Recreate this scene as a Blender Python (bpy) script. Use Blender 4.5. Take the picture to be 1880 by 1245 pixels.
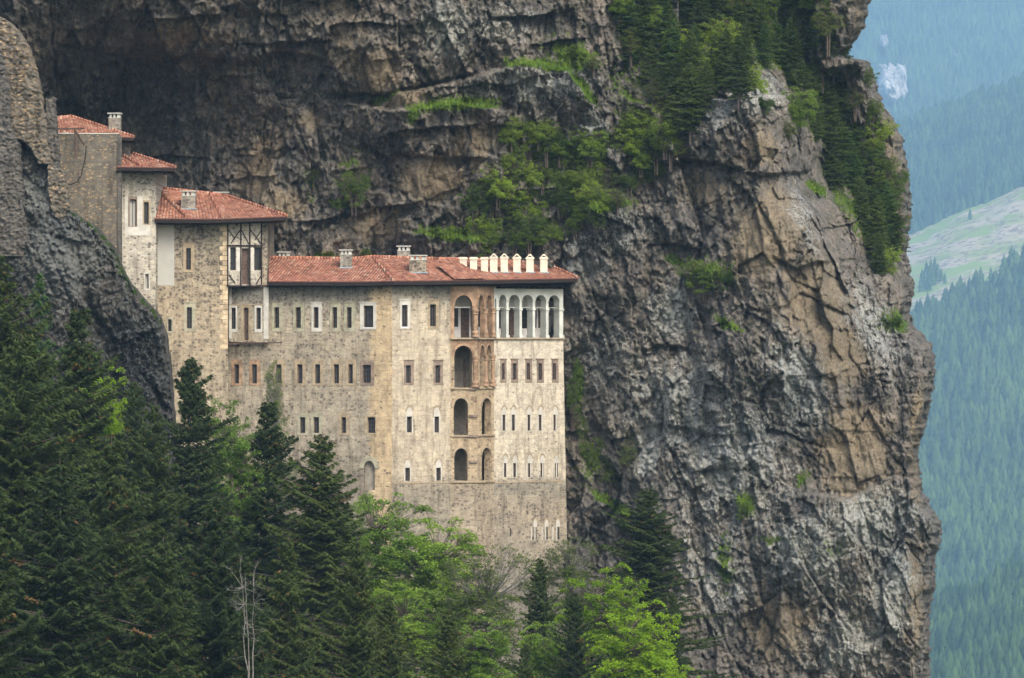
import bpy, math, random
import numpy as np
from mathutils import Vector, Matrix
R_ = math.radians
for o in list(bpy.data.objects): bpy.data.objects.remove(o)
SC = bpy.context.scene
COL = SC.collection
# ------------------------------------------------------------------ camera
F = 7143.0                       # focal length in photo pixels (photo 1880 wide)
CX, CY = 940.0, 622.5
cd = bpy.data.cameras.new('camera'); cam = bpy.data.objects.new('camera', cd); COL.objects.link(cam)
cam.location = (0, 0, 0); cam.rotation_euler = (R_(90), 0, 0)
cd.sensor_width = 36; cd.lens = 36 * F / 1880; cd.clip_start = 1; cd.clip_end = 30000
SC.camera = cam
# ------------------------------------------------------------------ world, sun
SUN_EL, SUN_AZ = 42, 24          # azimuth: degrees to the right of straight behind the camera
W = bpy.data.worlds.new('World'); SC.world = W; W.use_nodes = True
nt = W.node_tree; bg = nt.nodes['Background']
sky = nt.nodes.new('ShaderNodeTexSky'); sky.sky_type = 'NISHITA'; sky.sun_disc = False
sky.sun_elevation = R_(SUN_EL); sky.sun_rotation = R_(180 - SUN_AZ); sky.dust_density = 4.0; sky.air_density = 1.0
nt.links.new(sky.outputs[0], bg.inputs[0]); bg.inputs[1].default_value = 0.15
sd = bpy.data.lights.new('sun', 'SUN'); sd.energy = 1.25; sd.angle = R_(28); sd.color = (1, .93, .82)
sun = bpy.data.objects.new('sun', sd); COL.objects.link(sun)
_sv = Vector((math.sin(R_(SUN_AZ)) * math.cos(R_(SUN_EL)), -math.cos(R_(SUN_AZ)) * math.cos(R_(SUN_EL)), math.sin(R_(SUN_EL))))
sun.rotation_euler = _sv.to_track_quat('Z', 'Y').to_euler()
SC.view_settings.view_transform = 'Standard'; SC.view_settings.look = 'None'
SC.view_settings.exposure = 1.1; SC.view_settings.gamma = 1; SC.view_settings.use_curve_mapping = False
SC.cycles.use_denoising = True
SC.cycles.max_bounces = 5; SC.cycles.diffuse_bounces = 3; SC.cycles.transparent_max_bounces = 8; SC.cycles.volume_bounces = 1
rng = np.random.default_rng(7)
HAZE_D = 1.15e-4

def P(px, py, D): return Vector(((px - CX) * D / F, D, (CY - py) * D / F))

# ------------------------------------------------------------------ noise in numpy
_perm = np.random.default_rng(1).permutation(1024).astype(np.int64)
_rv = np.random.default_rng(2).random((1024, 4))
def _h(ix, iy, s=0): return _perm[(_perm[(ix + s * 131) & 1023] + iy) & 1023]
def vnoise(x, y, s=0):
    ix = np.floor(x).astype(np.int64); iy = np.floor(y).astype(np.int64); fx = x - ix; fy = y - iy
    u = fx * fx * fx * (fx * (fx * 6 - 15) + 10); v = fy * fy * fy * (fy * (fy * 6 - 15) + 10)
    def g(a, b, dx, dy):
        t = _rv[_h(a, b, s), 0] * 6.28318
        return np.cos(t) * dx + np.sin(t) * dy
    a = g(ix, iy, fx, fy); b = g(ix + 1, iy, fx - 1, fy); c = g(ix, iy + 1, fx, fy - 1); d = g(ix + 1, iy + 1, fx - 1, fy - 1)
    return 1.5 * ((a * (1 - u) + b * u) * (1 - v) + (c * (1 - u) + d * u) * v)
def fbm(x, y, o=4, s=0):
    r = 0; a = 1; t = 0
    for k in range(o):
        r = r + a * vnoise(x * 2 ** k, y * 2 ** k, s + k); t += a; a *= .5
    return r / t
def voro(x, y, s=0, j=.9):
    """facetted cells: returns (random 0..1, tilt x, tilt y, dx, dy, F2-F1)"""
    ix = np.floor(x).astype(np.int64); iy = np.floor(y).astype(np.int64)
    b1 = np.full(x.shape, 9.); b2 = np.full(x.shape, 9.); cid = np.zeros(x.shape, np.int64); bx = np.zeros(x.shape); by = np.zeros(x.shape)
    for ox in (-1, 0, 1):
        for oy in (-1, 0, 1):
            hh = _h(ix + ox, iy + oy, s)
            cx = ix + ox + .5 + j * (_rv[hh, 1] - .5); cy = iy + oy + .5 + j * (_rv[hh, 2] - .5)
            dx = x - cx; dy = y - cy; d = np.hypot(dx, dy)
            near = d < b1
            b2 = np.where(near, b1, np.minimum(b2, d)); b1 = np.where(near, d, b1)
            cid = np.where(near, hh, cid); bx = np.where(near, dx, bx); by = np.where(near, dy, by)
    return _rv[cid, 0], _rv[cid, 3] * 2 - 1, _rv[(cid * 7 + 3) & 1023, 1] * 2 - 1, bx, by, b2 - b1
def smooth(a, b, x):
    t = np.clip((x - a) / (b - a), 0, 1); return t * t * (3 - 2 * t)
def facets(x, y, s, tilt=1.0):
    r, tx, ty, dx, dy, e = voro(x, y, s)
    return (r - .5) + tilt * (tx * dx + ty * dy) - .13 * (1 - smooth(0, .10, e))

# ------------------------------------------------------------------ mesh helpers
def np_mesh(name, verts, quads, mats, parent=None, uv=None, attrs=None, smooth_=False, face_rnd=None, midx=None):
    me = bpy.data.meshes.new(name)
    verts = np.asarray(verts, np.float32).reshape(-1, 3); quads = np.asarray(quads, np.int32); k = quads.shape[1]
    me.vertices.add(len(verts)); me.vertices.foreach_set('co', verts.ravel())
    me.loops.add(quads.size); me.loops.foreach_set('vertex_index', quads.ravel())
    me.polygons.add(len(quads)); me.polygons.foreach_set('loop_start', np.arange(0, quads.size, k, dtype=np.int32))
    me.update(calc_edges=True)
    if smooth_: me.polygons.foreach_set('use_smooth', np.ones(len(quads), bool))
    if uv is not None:
        l = me.uv_layers.new(name='UVMap'); l.data.foreach_set('uv', np.asarray(uv, np.float32)[quads.ravel()].ravel())
    for n_, a in (attrs or {}).items():
        at = me.attributes.new(n_, 'FLOAT_COLOR', 'POINT'); at.data.foreach_set('color', np.asarray(a, np.float32).ravel())
    if face_rnd is not None:
        at = me.attributes.new('rnd', 'FLOAT', 'FACE'); at.data.foreach_set('value', np.asarray(face_rnd, np.float32))
    for m in (mats if isinstance(mats, (list, tuple)) else [mats]): me.materials.append(m)
    if midx is not None: me.polygons.foreach_set('material_index', np.asarray(midx, np.int32))
    o = bpy.data.objects.new(name, me); COL.objects.link(o)
    if parent is not None: adopt(o, parent)
    return o
def wmat(p):
    return (wmat(p.parent) @ p.matrix_parent_inverse if p.parent else Matrix()) @ Matrix.Translation(p.location)
def adopt(o, parent):
    o.parent = parent
    o.matrix_parent_inverse = wmat(parent).inverted()
class MB:
    """collects boxes, prisms, tubes; one mesh object per build(). uv in metres"""
    def __init__(s): s.v = []; s.f = []; s.uv = []; s.m = []
    def poly(s, pts, uvs=None, mi=0):
        n = len(s.v); s.v += [tuple(p) for p in pts]; s.f.append(tuple(range(n, n + len(pts))))
        s.uv += list(uvs) if uvs is not None else [(p[0], p[2]) for p in pts]; s.m.append(mi)
    def frame_box(s, O, X, Y, Z, x0, x1, y0, y1, z0, z1, mi=0):
        """box in a local frame: X along, Y outwards, Z up"""
        c = lambda x, y, z: O + X * x + Y * y + Z * z
        a = [c(x0, y0, z0), c(x1, y0, z0), c(x1, y1, z0), c(x0, y1, z0), c(x0, y0, z1), c(x1, y0, z1), c(x1, y1, z1), c(x0, y1, z1)]
        L = [(x0, y0, z0), (x1, y0, z0), (x1, y1, z0), (x0, y1, z0), (x0, y0, z1), (x1, y0, z1), (x1, y1, z1), (x0, y1, z1)]
        for q, ax in (((0, 3, 2, 1), 0), ((4, 5, 6, 7), 0), ((0, 1, 5, 4), 1), ((2, 3, 7, 6), 1), ((1, 2, 6, 5), 2), ((3, 0, 4, 7), 2)):
            uv = [((L[i][0], L[i][1]) if ax == 0 else (L[i][0], L[i][2] + O.z) if ax == 1 else (L[i][1] + L[i][0], L[i][2] + O.z)) for i in q]
            s.poly([a[i] for i in q], uv, mi)
    def box(s, x0, x1, y0, y1, z0, z1, mi=0):
        s.frame_box(Vector((0, 0, 0)), Vector((1, 0, 0)), Vector((0, 1, 0)), Vector((0, 0, 1)), x0, x1, y0, y1, z0, z1, mi)
    def tube(s, pts, rad, n=6, mi=0):
        pts = [Vector(p) for p in pts]; rings = []
        for i, p in enumerate(pts):
            d = (pts[min(i + 1, len(pts) - 1)] - pts[max(i - 1, 0)]).normalized()
            a = d.cross(Vector((.3, 1, .2))).normalized(); b = d.cross(a)
            rings.append([p + (a * math.cos(6.2832 * k / n) + b * math.sin(6.2832 * k / n)) * rad[i] for k in range(n)])
        for i in range(len(pts) - 1):
            for k in range(n):
                j = (k + 1) % n
                s.poly([rings[i][k], rings[i][j], rings[i + 1][j], rings[i + 1][k]], None, mi)
        s.poly(rings[-1], None, mi); s.poly(rings[0][::-1], None, mi)
    def lathe(s, c, prof, n=10, mi=0):
        """prof: list of (radius, z) above c"""
        c = Vector(c)
        rg = [[c + Vector((r * math.cos(6.2832 * k / n), r * math.sin(6.2832 * k / n), z)) for k in range(n)] for r, z in prof]
        for i in range(len(prof) - 1):
            for k in range(n):
                j = (k + 1) % n; s.poly([rg[i][k], rg[i][j], rg[i + 1][j], rg[i + 1][k]], None, mi)
    def build(s, name, mats, parent=None):
        me = bpy.data.meshes.new(name); me.from_pydata(s.v, [], s.f)
        l = me.uv_layers.new(name='UVMap')
        l.data.foreach_set('uv', np.array([s.uv[i] for f in s.f for i in f], np.float32).ravel())
        for m in (mats if isinstance(mats, (list, tuple)) else [mats]): me.materials.append(m)
        me.polygons.foreach_set('material_index', s.m); me.update()
        o = bpy.data.objects.new(name, me); COL.objects.link(o)
        if parent is not None: adopt(o, parent)
        return o
def tag(o, label=None, cat=None, group=None, kind=None):
    if label: o['label'] = label
    if cat: o['category'] = cat
    if group: o['group'] = group
    if kind: o['kind'] = kind
    return o
def empty(name, loc, rz=0):
    o = bpy.data.objects.new(name, None); COL.objects.link(o); o.location = loc; o.rotation_euler = (0, 0, rz); o.empty_display_size = .3
    return o

# ------------------------------------------------------------------ materials
class NT:
    def __init__(s, name, rough=.9):
        s.mat = bpy.data.materials.new(name); s.mat.use_nodes = True; s.t = s.mat.node_tree; s.n = s.t.nodes; s.b = s.n['Principled BSDF']
        s.b.inputs['Roughness'].default_value = rough; s.b.inputs['Specular IOR Level'].default_value = .25
    def node(s, typ, **kw):
        n = s.n.new('ShaderNode' + typ)
        for k, v in kw.items():
            if k in n.inputs.keys() if isinstance(k, str) else False: s.set(n.inputs[k], v)
            else: setattr(n, k, v)
        return n
    def set(s, sock, v):
        if isinstance(v, bpy.types.NodeSocket): s.t.links.new(v, sock)
        elif isinstance(v, bpy.types.Node): s.t.links.new(v.outputs[0], sock)
        else:
            if sock.type == 'RGBA' and len(v) == 3: v = (*v, 1)
            sock.default_value = v
    def noise(s, vec, scale, detail=3, rough=.55, dist=0):
        n = s.n.new('ShaderNodeTexNoise'); s.set(n.inputs['Vector'], vec); n.inputs['Scale'].default_value = scale
        n.inputs['Detail'].default_value = detail; n.inputs['Roughness'].default_value = rough; n.inputs['Distortion'].default_value = dist
        return n.outputs['Fac']
    def vor(s, vec, scale, feature='F1', rnd=1.0):
        n = s.n.new('ShaderNodeTexVoronoi'); n.feature = feature; s.set(n.inputs['Vector'], vec); n.inputs['Scale'].default_value = scale
        n.inputs['Randomness'].default_value = rnd; return n
    def mapping(s, vec, scale=(1, 1, 1), rot=(0, 0, 0), loc=(0, 0, 0)):
        n = s.n.new('ShaderNodeMapping'); s.set(n.inputs[0], vec); n.inputs['Scale'].default_value = scale; n.inputs['Rotation'].default_value = rot
        n.inputs['Location'].default_value = loc
        return n.outputs[0]
    def math(s, op, a, b=0.0, c=None):
        n = s.n.new('ShaderNodeMath'); n.operation = op; s.set(n.inputs[0], a); s.set(n.inputs[1], b)
        if c is not None: s.set(n.inputs[2], c)
        return n.outputs[0]
    def mix(s, f, a, b, mode='MIX'):
        n = s.n.new('ShaderNodeMix'); n.data_type = 'RGBA'; n.blend_type = mode; s.set(n.inputs[0], f); s.set(n.inputs[6], a); s.set(n.inputs[7], b)
        return n.outputs[2]
    def rng(s, v, a, b, c=0.0, d=1.0, smooth_=True):
        n = s.n.new('ShaderNodeMapRange'); s.set(n.inputs[0], v); n.interpolation_type = 'SMOOTHSTEP' if smooth_ else 'LINEAR'
        for i, q in enumerate((a, b, c, d)): s.set(n.inputs[i + 1], q)
        return n.outputs[0]
    def ramp(s, f, stops):
        n = s.n.new('ShaderNodeValToRGB'); s.set(n.inputs[0], f); e = n.color_ramp.elements
        while len(e) < len(stops): e.new(.5)
        for q, (p, c) in zip(e, stops): q.position = p; q.color = (*c, 1) if len(c) == 3 else c
        return n.outputs[0]
    def obj(s): return s.n.new('ShaderNodeTexCoord').outputs['Object']
    def geo(s): return s.n.new('ShaderNodeNewGeometry').outputs['Position']
    def uv(s): return s.n.new('ShaderNodeTexCoord').outputs['UV']
    def attr(s, name):
        n = s.n.new('ShaderNodeAttribute'); n.attribute_name = name; return n
    def bump(s, h, strength=.5, dist=.05):
        n = s.n.new('ShaderNodeBump'); n.inputs['Strength'].default_value = strength; n.inputs['Distance'].default_value = dist
        s.set(n.inputs['Height'], h); s.t.links.new(n.outputs[0], s.b.inputs['Normal']); return n
    def color(s, c): s.set(s.b.inputs['Base Color'], c)

def plain(name, c, rough=.8, var=.25, scale=6.0):
    m = NT(name, rough); f = m.noise(m.geo(), scale, 4)
    m.color(m.mix(m.rng(f, .3, .7), tuple(x * (1 - var) for x in c), tuple(min(1, x * (1 + var)) for x in c))); return m.mat

def rock_material(name, tone=(.94, .97, .95)):
    m = NT(name, .92); g = m.geo()
    at = m.attr('mask'); sep = m.n.new('ShaderNodeSeparateColor'); m.t.links.new(at.outputs['Color'], sep.inputs[0])
    m.b.inputs['Specular IOR Level'].default_value = .04
    tan, lich, dark = sep.outputs[0], sep.outputs[1], sep.outputs[2]; grass = at.outputs['Alpha']
    big = m.noise(g, .25, 4); mid = m.noise(g, 1.3, 5, .6); stv = m.mapping(g, (1.6, 1.6, .35)); streak = m.noise(stv, 1.4, 5, .65)
    fine = m.noise(g, 7, 5, .7); vfine = m.noise(g, 22, 3, .7)
    base = m.ramp(mid, [(.28, (.12, .106, .095)), (.45, (.215, .185, .16)), (.6, (.31, .262, .218)), (.75, (.42, .36, .30))])
    base = m.mix(m.rng(big, .35, .65), base, m.mix(.5, base, (.12, .118, .12)))
    tcol = m.ramp(m.math('ADD', m.math('MULTIPLY', mid, .5), m.math('MULTIPLY', fine, .5)), [(.3, (.15, .118, .085)), (.5, (.27, .215, .15)), (.7, (.39, .325, .235))])
    base = m.mix(m.math('MULTIPLY', m.rng(m.noise(g, .8, 5, .7), .48, .62), .6), base, (.085, .088, .058))
    tf = m.rng(m.math('ADD', tan, m.math('MULTIPLY', m.math('SUBTRACT', streak, .5), 1.5)), .3, .75)
    c = m.mix(tf, base, tcol)
    df = m.rng(m.math('ADD', dark, m.math('MULTIPLY', m.math('SUBTRACT', streak, .5), 1.8)), .45, .75)
    c = m.mix(m.math('MULTIPLY', df, .75), c, (.04, .04, .044))
    # lichen: pale crusts broken up at several sizes
    lf = m.math('ADD', m.math('MULTIPLY', m.noise(m.mapping(g, (1, 1, .6)), 6.5, 6, .78), .95), m.math('ADD', m.math('MULTIPLY', m.noise(m.mapping(g, (1, 1, .5)), 1.3, 5, .65), .4), m.math('MULTIPLY', vfine, .35)))
    lf2 = m.rng(m.math('ADD', lf, m.math('SUBTRACT', m.math('MULTIPLY', lich, .27), m.math('MULTIPLY', tan, .10))), .955, 1.03)
    lcol = m.mix(vfine, (.30, .30, .28), (.60, .60, .56))
    c = m.mix(m.math('MULTIPLY', lf2, .9), c, lcol)
    # small dark pits / moss specks
    sp = m.rng(m.noise(g, 4.5, 6, .75), .53, .6); c = m.mix(m.math('MULTIPLY', sp, .55), c, (.045, .043, .036)); sp2 = m.rng(m.noise(g, 12, 4, .75), .56, .64); c = m.mix(m.math('MULTIPLY', sp2, .45), c, (.05, .047, .04))
    gf = m.rng(m.math('ADD', grass, m.math('MULTIPLY', m.math('SUBTRACT', fine, .5), 1.2)), .4, .6)
    gcol = m.ramp(mid, [(.35, (.05, .10, .016)), (.6, (.12, .21, .03)), (.75, (.21, .22, .08))])
    c = m.mix(gf, c, gcol)
    hue = m.noise(g, .12, 4); c = m.mix(m.rng(hue, .4, .65), m.mix(1, c, tone, 'MULTIPLY'), m.mix(1, c, tuple(q * w for q, w in zip(tone, (.80, .84, .90))), 'MULTIPLY'))
    m.color(c)
    h = m.math('ADD', m.math('MULTIPLY', m.vor(m.mapping(g, (1.3, 1.3, .8)), 3.0).outputs['Distance'], .5), m.math('ADD', m.math('MULTIPLY', fine, 1.0), m.math('MULTIPLY', vfine, .4)))
    m.bump(h, .9, .25)
    return m.mat

def masonry(name, ramp_m, ramp_s, sx=2.6, sy=5.2, prob=.45, size=.36, rnd=.92, tint=None, v0=-16.0, v1=4.5, warm=None, wob=1.7):
    """rubble wall: dark stones in courses set in pale mortar; ramps run over height v0..v1: mortar colour and (stone colour)"""
    m = NT(name, .92); uv = m.uv(); sp = m.n.new('ShaderNodeSeparateXYZ'); m.t.links.new(uv, sp.inputs[0])
    nlow = m.noise(uv, .35, 4, .6); nmid = m.noise(uv, 1.6, 5, .6); nf = m.noise(uv, 9, 4, .65)
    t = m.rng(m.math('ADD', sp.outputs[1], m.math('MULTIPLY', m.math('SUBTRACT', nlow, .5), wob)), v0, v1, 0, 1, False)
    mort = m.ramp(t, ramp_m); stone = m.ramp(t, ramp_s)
    # probability of a dark stone in the alpha of the stone ramp
    rn = [x for x in m.n if x.type == 'VALTORGB'][-1]; palpha = rn.outputs[1]
    if warm:   # wall turns to warm dressed stone towards the corner, with a ragged edge
        wf = m.rng(m.math('ADD', sp.outputs[0], m.math('MULTIPLY', m.math('SUBTRACT', m.noise(m.mapping(uv, (1, 2.2, 1)), 1.6, 4, .7), .5), 1.6)), warm[0], warm[0] + .5)
        mort = m.mix(wf, mort, m.mix(m.rng(t, .9, .98), warm[1], (.2, .19, .16))); palpha = m.math('MULTIPLY', palpha, m.math('SUBTRACT', 1.0, m.math('MULTIPLY', wf, .8)))  # warm stone darkens at the top, continuing the painted eave shade
    wv = m.n.new('ShaderNodeVectorMath'); wv.operation = 'ADD'; m.set(wv.inputs[0], uv)
    nz = m.n.new('ShaderNodeTexNoise'); m.set(nz.inputs['Vector'], uv); nz.inputs['Scale'].default_value = 1.1
    sc = m.n.new('ShaderNodeVectorMath'); sc.operation = 'SCALE'; m.t.links.new(nz.outputs['Color'], sc.inputs[0]); sc.inputs['Scale'].default_value = .22
    m.t.links.new(sc.outputs[0], wv.inputs[1])
    mp = m.mapping(wv.outputs[0], (sx, sy, 1))
    vo = m.vor(mp, 1.0, 'F1', rnd); ve = m.vor(mp, 1.0, 'DISTANCE_TO_EDGE', rnd)
    sc3 = m.n.new('ShaderNodeSeparateColor'); m.t.links.new(vo.outputs['Color'], sc3.inputs[0])
    patch = m.rng(m.noise(uv, .55, 3, .6), .35, .65, .45, 1.35); rowb = m.rng(m.noise(m.mapping(uv, (.25, 2.4, 1)), 1.0, 3, .6), .38, .62, .35, 1.5)
    has = m.math('LESS_THAN', sc3.outputs[0], m.math('MULTIPLY', palpha, m.math('MULTIPLY', patch, rowb)))
    edge = m.rng(m.math('SUBTRACT', vo.outputs['Distance'], m.math('MULTIPLY', sc3.outputs[1], .16)), size, size - .1)
    sf = m.math('MULTIPLY', has, edge)
    mortv = m.mix(m.rng(nmid, .3, .7), m.mix(1, mort, (.78, .76, .74), 'MULTIPLY'), m.mix(1, mort, (1.12, 1.1, 1.05), 'MULTIPLY'))
    pale = m.mix(m.math('MULTIPLY', m.rng(ve.outputs['Distance'], .02, .09), .55), mortv, m.mix(1, mortv, m.mix(sc3.outputs[2], (.55, .53, .5), (1.08, 1.0, .86)), 'MULTIPLY'))
    stv = m.mix(sc3.outputs[2], m.mix(1, stone, (.55, .55, .6), 'MULTIPLY'), m.mix(1, stone, (1.5, 1.3, 1.1), 'MULTIPLY'))
    c = m.mix(m.math('MULTIPLY', sf, .7), pale, stv)
    crs = m.math('ABSOLUTE', m.math('SUBTRACT', m.math('FRACT', m.math('ADD', m.math('MULTIPLY', sp.outputs[1], 3.1), m.math('MULTIPLY', nmid, .5))), .5))
    c = m.mix(m.math('MULTIPLY', m.rng(crs, .38, .48), m.math('MULTIPLY', m.rng(m.noise(uv, .9, 3), .4, .6), .38)), c, m.mix(1, c, (.5, .48, .45), 'MULTIPLY'))
    # run-off stains and grime
    st = m.noise(m.mapping(uv, (1.6, .22, 1)), 1.5, 5, .65); c = m.mix(m.math('MULTIPLY', m.rng(st, .46, .68), .72), c, m.mix(1, c, (.45, .44, .42), 'MULTIPLY'))
    c = m.mix(m.math('MULTIPLY', m.rng(nf, .55, .7), .4), c, m.mix(1, c, (.55, .53, .5), 'MULTIPLY'))
    c = m.mix(m.math('MULTIPLY', m.rng(m.noise(uv, .28, 5, .65), .5, .66), .4), c, m.mix(1, c, (.66, .68, .70), 'MULTIPLY'))
    if tint: c = m.mix(m.math('MULTIPLY', m.rng(m.noise(uv, .8, 4, .7), .5, .68), tint[1]), c, tint[0])
    m.color(c); m.bump(m.math('ADD', m.math('MULTIPLY', sf, -.5), m.math('ADD', m.math('MULTIPLY', nf, .8), m.rng(ve.outputs['Distance'], 0, .08))), .7, .05)
    return m.mat

def leaf_material(name, c0, c1, c2=None, transl=.35, tip=None, ns=.55):
    m = NT(name, .75); at = m.attr('rnd'); oi = m.n.new('ShaderNodeObjectInfo')
    g = m.geo(); cl = m.noise(g, ns, 3)
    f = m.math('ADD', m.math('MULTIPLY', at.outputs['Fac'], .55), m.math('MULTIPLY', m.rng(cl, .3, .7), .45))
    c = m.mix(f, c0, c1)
    if c2: c = m.mix(m.math('MULTIPLY', oi.outputs['Random'], .55), c, c2)
    c = m.mix(oi.outputs['Random'], m.mix(1, c, (.72, .78, .85), 'MULTIPLY'), m.mix(1, c, (1.25, 1.2, 1.05), 'MULTIPLY'))
    if tip: c = m.mix(m.math('GREATER_THAN', at.outputs['Fac'], 1.0), c, tip)
    m.color(c); m.b.inputs['Specular IOR Level'].default_value = .1
    tr = m.n.new('ShaderNodeBsdfTranslucent'); m.set(tr.inputs[0], m.mix(1, c, (1.15, 1.2, .7), 'MULTIPLY'))
    mx = m.n.new('ShaderNodeMixShader'); mx.inputs[0].default_value = transl
    m.t.links.new(m.b.outputs[0], mx.inputs[1]); m.t.links.new(tr.outputs[0], mx.inputs[2])
    m.t.links.new(mx.outputs[0], m.n['Material Output'].inputs['Surface']); return m.mat

M = {}
M['rock'] = rock_material('cliff_rock'); M['greyrock'] = rock_material('outcrop_rock', (.44, .46, .46))
M['bark'] = plain('bark', (.075, .06, .05), .95, .4, 8)
M['barkpale'] = plain('pale_bark', (.14, .135, .12), .95, .35, 8)
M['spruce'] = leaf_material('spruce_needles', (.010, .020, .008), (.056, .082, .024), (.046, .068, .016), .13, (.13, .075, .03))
M['sprucelight'] = leaf_material('young_needles', (.035, .07, .02), (.09, .15, .035), (.05, .1, .03), .25)
M['leaf_spring'] = leaf_material('spring_leaves', (.10, .18, .028), (.27, .40, .065), (.19, .30, .05), .5)
M['leaf_yellow'] = leaf_material('yellow_spring_leaves', (.14, .24, .012), (.27, .40, .025), (.2, .34, .02), .45)
M['leaf_olive'] = leaf_material('olive_leaves', (.07, .11, .02), (.15, .19, .045), (.1, .15, .035), .4)
M['leaf_bush'] = leaf_material('bush_leaves', (.06, .12, .025), (.17, .25, .05), (.11, .17, .035), .4)
M['gullyfir'] = leaf_material('gully_needles', (.028, .052, .016), (.085, .13, .035), (.07, .10, .025), .3)
M['leaf_ledge'] = leaf_material('ledge_leaves', (.13, .21, .035), (.32, .44, .08), (.24, .34, .055), .5)
M['grass'] = leaf_material('grass_blades', (.09, .16, .025), (.22, .32, .055), None, .4)

# ------------------------------------------------------------------ big shapes: relief of the cliff (metres towards the camera)
SIL = np.array([(-700, 1640), (-200, 1620), (0, 1592), (30, 1586), (60, 1576), (85, 1556), (99, 1544), (106, 1552), (112, 1590), (150, 1600), (190, 1614), (215, 1632), (260, 1652), (330, 1665),
  (400, 1667), (470, 1660), (520, 1673), (548, 1668), (575, 1663), (600, 1674), (625, 1700), (655, 1712), (700, 1709), (760, 1700), (800, 1686), (850, 1679), (900, 1688), (935, 1706), (960, 1724), (1000, 1722),
  (1020, 1712), (1080, 1712), (1110, 1703), (1160, 1700), (1245, 1704), (1500, 1715)], float)
CTRL = np.array([(-300, -300, 14), (0, -300, 14), (400, -300, 13), (800, -300, 10), (1200, -300, -3), (1550, -300, -4), (-300, 100, 12), (-300, 500, 4), (-300, 900, 2), (-300, 1300, 2),
  (0, -60, 11), (200, -60, 11), (400, -60, 10), (600, -60, 8), (800, -60, 7), (1000, -60, 3), (0, 40, 9), (110, 50, 7), (230, 50, 8), (330, 60, 8), (450, 50, 8), (450, 110, 6), (600, 60, 6), (700, 60, 6.5), (800, 60, 6.5),
  (60, 130, 3), (150, 110, 1), (250, 118, 1), (340, 120, 4), (150, 160, -6), (250, 170, -8), (320, 170, -5), (400, 190, -2), (150, 240, -9), (250, 250, -8), (300, 330, -5), (400, 300, -2.5), (470, 220, 1), (480, 330, 1), (380, 400, -2),
  (560, 180, 3), (620, 130, 5.5), (700, 140, 5.5), (560, 300, 1.5), (560, 420, 1), (620, 220, 2), (640, 330, 1), (700, 200, 1.5), (700, 280, 2), (760, 150, 4), (860, 120, 4), (860, 60, 5), (800, 205, 3), (880, 230, 4), (800, 290, 4), (900, 300, 4), (760, 360, 3), (830, 400, 3),
  (700, 420, 1.5), (820, 440, 2.4), (900, 60, 4), (930, 90, 2), (950, 130, 4), (1030, 150, 4), (1100, 200, 3), (1000, 50, 2), (1100, 50, 0), (1100, 120, 1), (960, 220, 1), (1000, 300, 0), (1100, 330, 1), (1050, 400, 3), (950, 440, 2), (1150, 260, 1),
  (500, 520, 0), (700, 520, 0), (900, 520, .5), (1040, 500, 2.5), (400, 700, -1), (700, 800, -1), (900, 800, -1), (1060, 650, 1), (1060, 800, .5), (1060, 950, 1.5), (1100, 960, 4), (1130, 1050, 4.5), (900, 1100, 1), (600, 1100, 0), (200, 1000, 0),
  (1150, 450, 4), (1150, 600, 4.5), (1200, 700, 6), (1180, 850, 6.5), (1120, 880, 3), (1260, 950, 8), (1300, 300, 6), (1200, 340, 3), (1260, 450, 5), (1340, 170, 8), (1400, 230, 9), (1400, 320, 7), (1420, 420, 9.5), (1480, 480, 11), (1350, 500, 8), (1480, 620, 9.5),
  (1400, 700, 10), (1550, 600, 10), (1500, 800, 10), (1560, 860, 9), (1600, 800, 10), (1400, 900, 11), (1600, 960, 12), (1500, 1000, 12), (1300, 1100, 10), (1450, 1150, 10), (1600, 1150, 12), (1660, 700, 8), (1680, 1000, 9), (1660, 1200, 9), (1300, 1300, 12), (1600, 1400, 13),
  (1250, 60, -2), (1400, 40, -4), (1500, 60, -5), (1330, 110, 0), (1500, 170, -6), (1560, 30, -3), (1540, 300, -7), (1590, 180, -3), (1620, 300, -4), (1640, 400, -5), (1600, 430, -3), (1650, 500, -2), (1660, 590, 3)], float)
D0 = 260.0
BL = np.array([(1290, 175), (1340, 138), (1400, 152), (1468, 205), (1500, 265), (1508, 345), (1560, 390), (1605, 465), (1650, 545), (1672, 590), (1690, 640)], float)
def ell(x, y, cx, cy, rx, ry, a=0):
    c, s = math.cos(R_(a)), math.sin(R_(a)); dx, dy = x - cx, y - cy
    return 1 - np.clip(np.sqrt(((dx * c + dy * s) / rx) ** 2 + ((-dx * s + dy * c) / ry) ** 2) - .3, 0, 1)
STEPS = [([(630, 186), (740, 202), (830, 186), (940, 202)], 1.9, 80), ([(715, 172), (790, 158), (880, 138), (960, 112), (1040, 124), (1090, 190)], 2.0, 90), ([(740, 424), (820, 430), (910, 444)], 1.7, 70), ([(1030, 388), (1090, 380), (1160, 372)], 1.5, 60),
  ([(600, 170), (700, 172), (780, 156), (870, 132)], -1.8, 40), ([(1170, 306), (1260, 292), (1330, 302), (1400, 322), (1490, 312)], -1.7, 60), ([(720, 285), (800, 288), (910, 292)], -.8, 60), ([(1470, 905), (1560, 914), (1630, 884)], 2.0, 80), ([(1420, 470), (1460, 492), (1520, 478)], -1.4, 40),
  ([(640, 345), (700, 350), (860, 385)], .9, 40), ([(1080, 900), (1120, 925), (1160, 950)], 1.4, 60), ([(1240, 780), (1320, 800), (1400, 790)], -.8, 60), ([(1170, 640), (1240, 632), (1290, 650)], -.9, 50), ([(1300, 590), (1380, 630), (1450, 690)], 1.0, 60), ([(350, 100), (450, 112), (520, 90), (600, 110)], -1.5, 60), ([(100, 78), (200, 96), (300, 108), (380, 92)], -1.6, 60)]
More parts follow.
